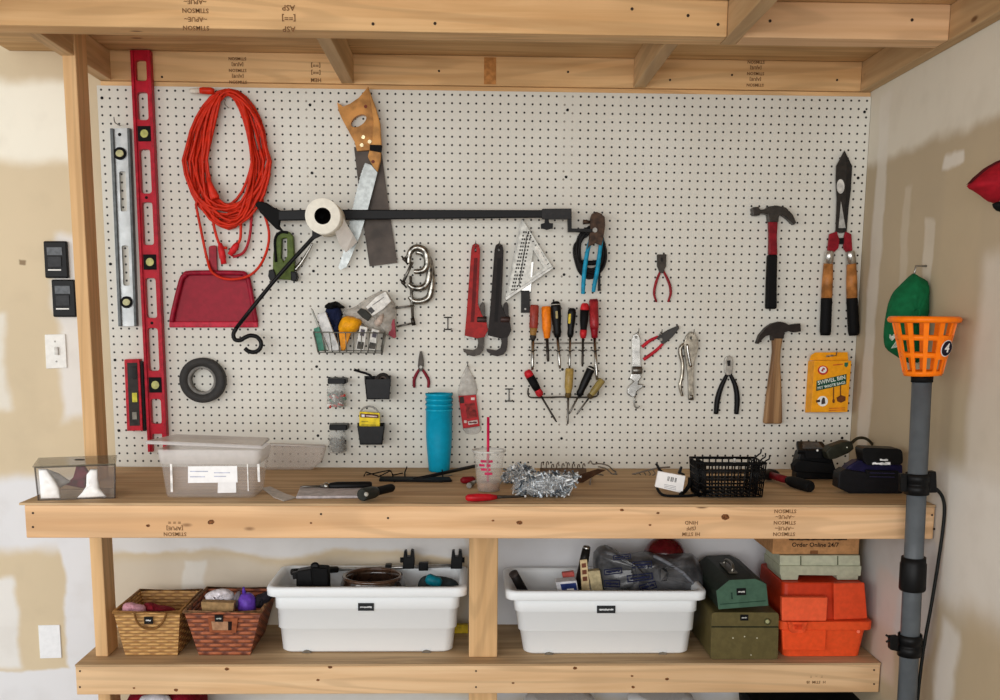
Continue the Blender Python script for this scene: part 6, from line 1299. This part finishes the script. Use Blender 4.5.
# orange toolbox
OT = M((234, 86, 42), .36, var=.04); OTD = M((206, 62, 30), .4, var=.04)
YT = G(823, 657.4, ZL).y; yk = -.02
o = thing('toolbox', 'bright orange plastic toolbox at the right end of the lower shelf', 'toolbox', Vector((W(823, 657, YT).x, YT + .12, ZL)))
def xs(x, y, Y): return W(x, y, Y)
zf0, zf1 = W(823, 629, YT).z, W(823, 620.6, YT).z; zl = W(823, 583, YT + .03).z
xA, xB = W(781.6, 640, YT).x, W(866, 640, YT).x
MB().rings([rrect((xA + xB) / 2, (YT + yk) / 2, (xB - xA) / 2 - .012, (yk - YT) / 2 - .008, .02, ZL + .001), rrect((xA + xB) / 2, (YT + yk) / 2, (xB - xA) / 2, (yk - YT) / 2, .02, zf0)], smooth=False).build('lower_body', OT, o)
fx0, fx1 = W(779.6, 624, YT - .01).x, min(W(873.4, 624, YT - .01).x, XR - .004)
MB().rings([rrect((fx0 + fx1) / 2, (YT - .012 + yk) / 2, (fx1 - fx0) / 2, (yk - YT + .012) / 2, .022, z) for z in (zf0 - .001, zf1)], smooth=False).build('flange', OT, o, bevel=.003)
MB().rings([rrect((xA + xB) / 2, (YT + yk) / 2 + .004, (xB - xA) / 2 - .002, (yk - YT) / 2 - .008, .016, zf1 - .001), rrect((xA + xB) / 2, (YT + yk) / 2 + .012, (xB - xA) / 2 - .006, (yk - YT) / 2 - .022, .016, zl)], smooth=False).build('lid', OTD, o, bevel=.004)
MB().plate([(782, 597.4), (828, 597.6), (826.6, 621), (782, 621)], YT + .004, .022).build('lid_panel', M((242, 98, 60), .36, var=.04), o, bevel=.003)  # left front panels slightly brighter: their lit look is put into the colour
MB().plate([(782, 630), (826.6, 630), (825.6, 650.6), (783, 650)], YT + .004, .018).build('body_panel', M((238, 84, 40), .36, var=.04), o, bevel=.003)
MB().plate([(834, 583.6), (864.6, 582.8), (867.6, 618.6), (834, 620)], YT + .012, .012).build('lid_panel', M((224, 78, 42), .38, var=.04), o, bevel=.003)
lt = MB().plate([(788, 622), (807.6, 622.4), (805.6, 631), (803, 633), (792, 633), (789.6, 631)], YT - .016, .010).build('latch', M((236, 86, 46), .35), o, bevel=.002)
MB().plate([(794, 624.6), (802.4, 624.6), (801.6, 629.6), (795, 629.6)], YT - .0262, .002).build('latch_button', M((214, 62, 28), .4), lt, bevel=.0006)
MB().lathe(W(858.4, 631.6, YT), W(858.4, 631.6, YT - .004), [(0, .006), (1, .005)], 10).build('rivet', M((244, 120, 86), .4), o)
# sage case on top, carton on it
SG = M((182, 184, 158), .45, var=.05)
ys_ = YT + .06; zs = zl + .0015
def zat(py, Y): return W(820, py, Y).z
dzs = zs - zat(578.6, ys_)
o = thing('sage_case', 'flat sage green plastic case on top of the orange toolbox', 'case', Vector((W(820, 578, ys_).x, ys_ + .08, zs)))
def sgb(px, Y, th, nm, m=SG, bv=.002):
    P = [W(x, y, Y) + Vector((0, 0, dzs)) for x, y in px]; return MB().prism(P, (0, th, 0)).build(nm, m, o, bevel=bv)
sgb([(780, 564.6), (861.8, 564.8), (861, 574.4), (780, 573.4)], ys_, .17, 'lower_shell', SG)
sgb([(780, 554), (860, 554), (860.6, 564.4), (780, 564.2)], ys_ + .008, .155, 'upper_shell', M((190, 192, 166), .45, var=.05))
for x0, x1 in ((780.6, 799), (836.6, 859)): sgb([(x0, 573), (x1, 573.4), (x1 - 1, 578.5), (x0 + 1, 578.5)], ys_ + .001, .15, 'foot', SG)
for x0, x1 in ((800.4, 801.4), (837.4, 838.4)): sgb([(x0, 554.6), (x1, 554.6), (x1, 563.6), (x0, 563.6)], ys_ + .0066, .002, 'latch_groove', M((92, 96, 72), .5), 0)
ztc = W(820, 554, ys_ + .008).z + dzs + .001
yq = ys_ + .02
xl_, xr_ = W(772.6, 550, yq).x, W(859, 550, yq).x
o = tag(MB().box((xl_, yq, ztc), (xr_, -.02, min(ztc + .14, ZB - .12))).build('cardboard_carton', M((190, 140, 92), .75, var=.08), bevel=.002), 'brown cardboard carton with black print on top of the sage case', 'box')
b = MB(); zc = ztc + .024
b.text('Order Online 24/7', Vector(((xl_ + xr_) / 2 - .003, yq - .0006, zc + .006)), .0195, depth=.0003); b.build('carton_print', M((44, 30, 22), .7), o)
MB().plate(ragged(789, 847, 538.6, 540.6, 30), yq - .0002, .0005).build('carton_print', M((44, 30, 22), .7), o)
MB().box((xl_ + .12, yq - .0008, ztc + .001), (xl_ + .145, yq, ztc + .012)).build('stamp_patch', M((128, 84, 50), .7), o)
# yellow level behind the left tote
tag(MB().box((W(440, 620, -.06).x, -.075, ZL + .001), (W(468, 620, -.06).x, -.055, ZL + .03)).build('yellow_level', M((206, 176, 40), .45), bevel=.001), 'yellow bar lying behind the left tote beside the centre leg', 'bar')
# things on the floor below the shelf, tops just in view
def fl(px, py, Y): return W(px, py, Y)
z_ = fl(160, 694.6, -.2).z
o = thing('red_bag', 'dark red bag with white panel standing on the floor below the shelf', 'bag', Vector((W(158, 694, -.2).x, -.2, 0)))
x0, x1 = W(122, 694, -.2).x, W(200, 694, -.2).x; cx = (x0 + x1) / 2
MB().rings([rrect(cx, -.16, (x1 - x0) / 2 * s, .10 * s, .05 * s, z, 5) for z, s in ((.001, .9), (.05, 1.0), (z_ * .8, .98), (z_, .8), (z_ + .012, .5))]).build('bag_body', M((140, 22, 40), .8, bump=.2), o)
MB().ppuff([(140, 698), (148, 694.4), (160, 693.8), (170, 697), (172, 712), (138, 712)], -.25, .03, .1).build('white_panel', M((222, 220, 226), .8), o)
for px0, px1, py, lab in ((524, 596, 697, 'left of two white buckets on the floor below the shelf'), (628, 694, 694.6, 'right of two white buckets on the floor below the shelf')):
    Y = -.19; a, b_ = W(px0, py, Y), W(px1, py, Y); r = (b_.x - a.x) / 2; cx = (a.x + b_.x) / 2; zt2 = a.z
    o = thing('white_bucket', lab, 'bucket', Vector((cx, Y, 0)), 'white buckets below the shelf')
    MB().lathe((cx, Y, .001), (cx, Y, zt2 - .006), [(0, r * .82), (.97, r * .95), (1, r * .95)], 32).build('bucket_body', M((246, 248, 250), .4, var=0), o)
    MB().lathe((cx, Y, zt2 - .03), (cx, Y, zt2 + .004), [(0, r * .97), (0, r), (.5, r), (.7, r * .96), (1, r * .7)], 32).build('bucket_lid', M((250, 252, 254), .4, var=0), o)
Y = -.2; a, b_ = W(748, 698, Y), W(868, 698, Y)
tag(MB().rings([rrect((a.x + b_.x) / 2, Y, (b_.x - a.x) / 2 * s, .13 * s, .02, z, 4) for z, s in ((.001, .92), (a.z - .02, 1), (a.z, .97))], smooth=False).build('black_crate', BLACKR, bevel=.003), 'black crate on the floor below the right end of the shelf', 'crate')
# ------------------------------------------------------------------ light
def area(name, loc, tgt, sx, sy, e, col=(1, 1, 1)):
    l = bpy.data.lights.new(name, 'AREA'); l.shape = 'RECTANGLE'; l.size = sx; l.size_y = sy; l.energy = e; l.color = col
    o = bpy.data.objects.new(name, l); C.objects.link(o); o.location = loc
    o.rotation_euler = (Vector(tgt) - Vector(loc)).to_track_quat('-Z', 'Y').to_euler(); return o
area('garage_door_daylight', (-0.3, -6.4, 1.5), (1.2, 0, 1.2), 5.6, 2.4, 205, (1.0, .99, .985))
area('side_daylight', (-2.6, -3.0, 1.9), (1.2, 0, 1.1), 1.4, 1.4, 32, (1.0, .98, .95))
w = bpy.data.worlds.new('world'); bpy.context.scene.world = w; w.use_nodes = True
bg = w.node_tree.nodes['Background']; bg.inputs[0].default_value = (.93, .96, 1.0, 1); bg.inputs[1].default_value = .7
vs = bpy.context.scene.view_settings; vs.view_transform = 'Standard'; vs.look = 'None'; vs.exposure = -0.05; vs.gamma = 1.0
for o in list(bpy.data.objects):
    if '_w' in o: del o['_w']
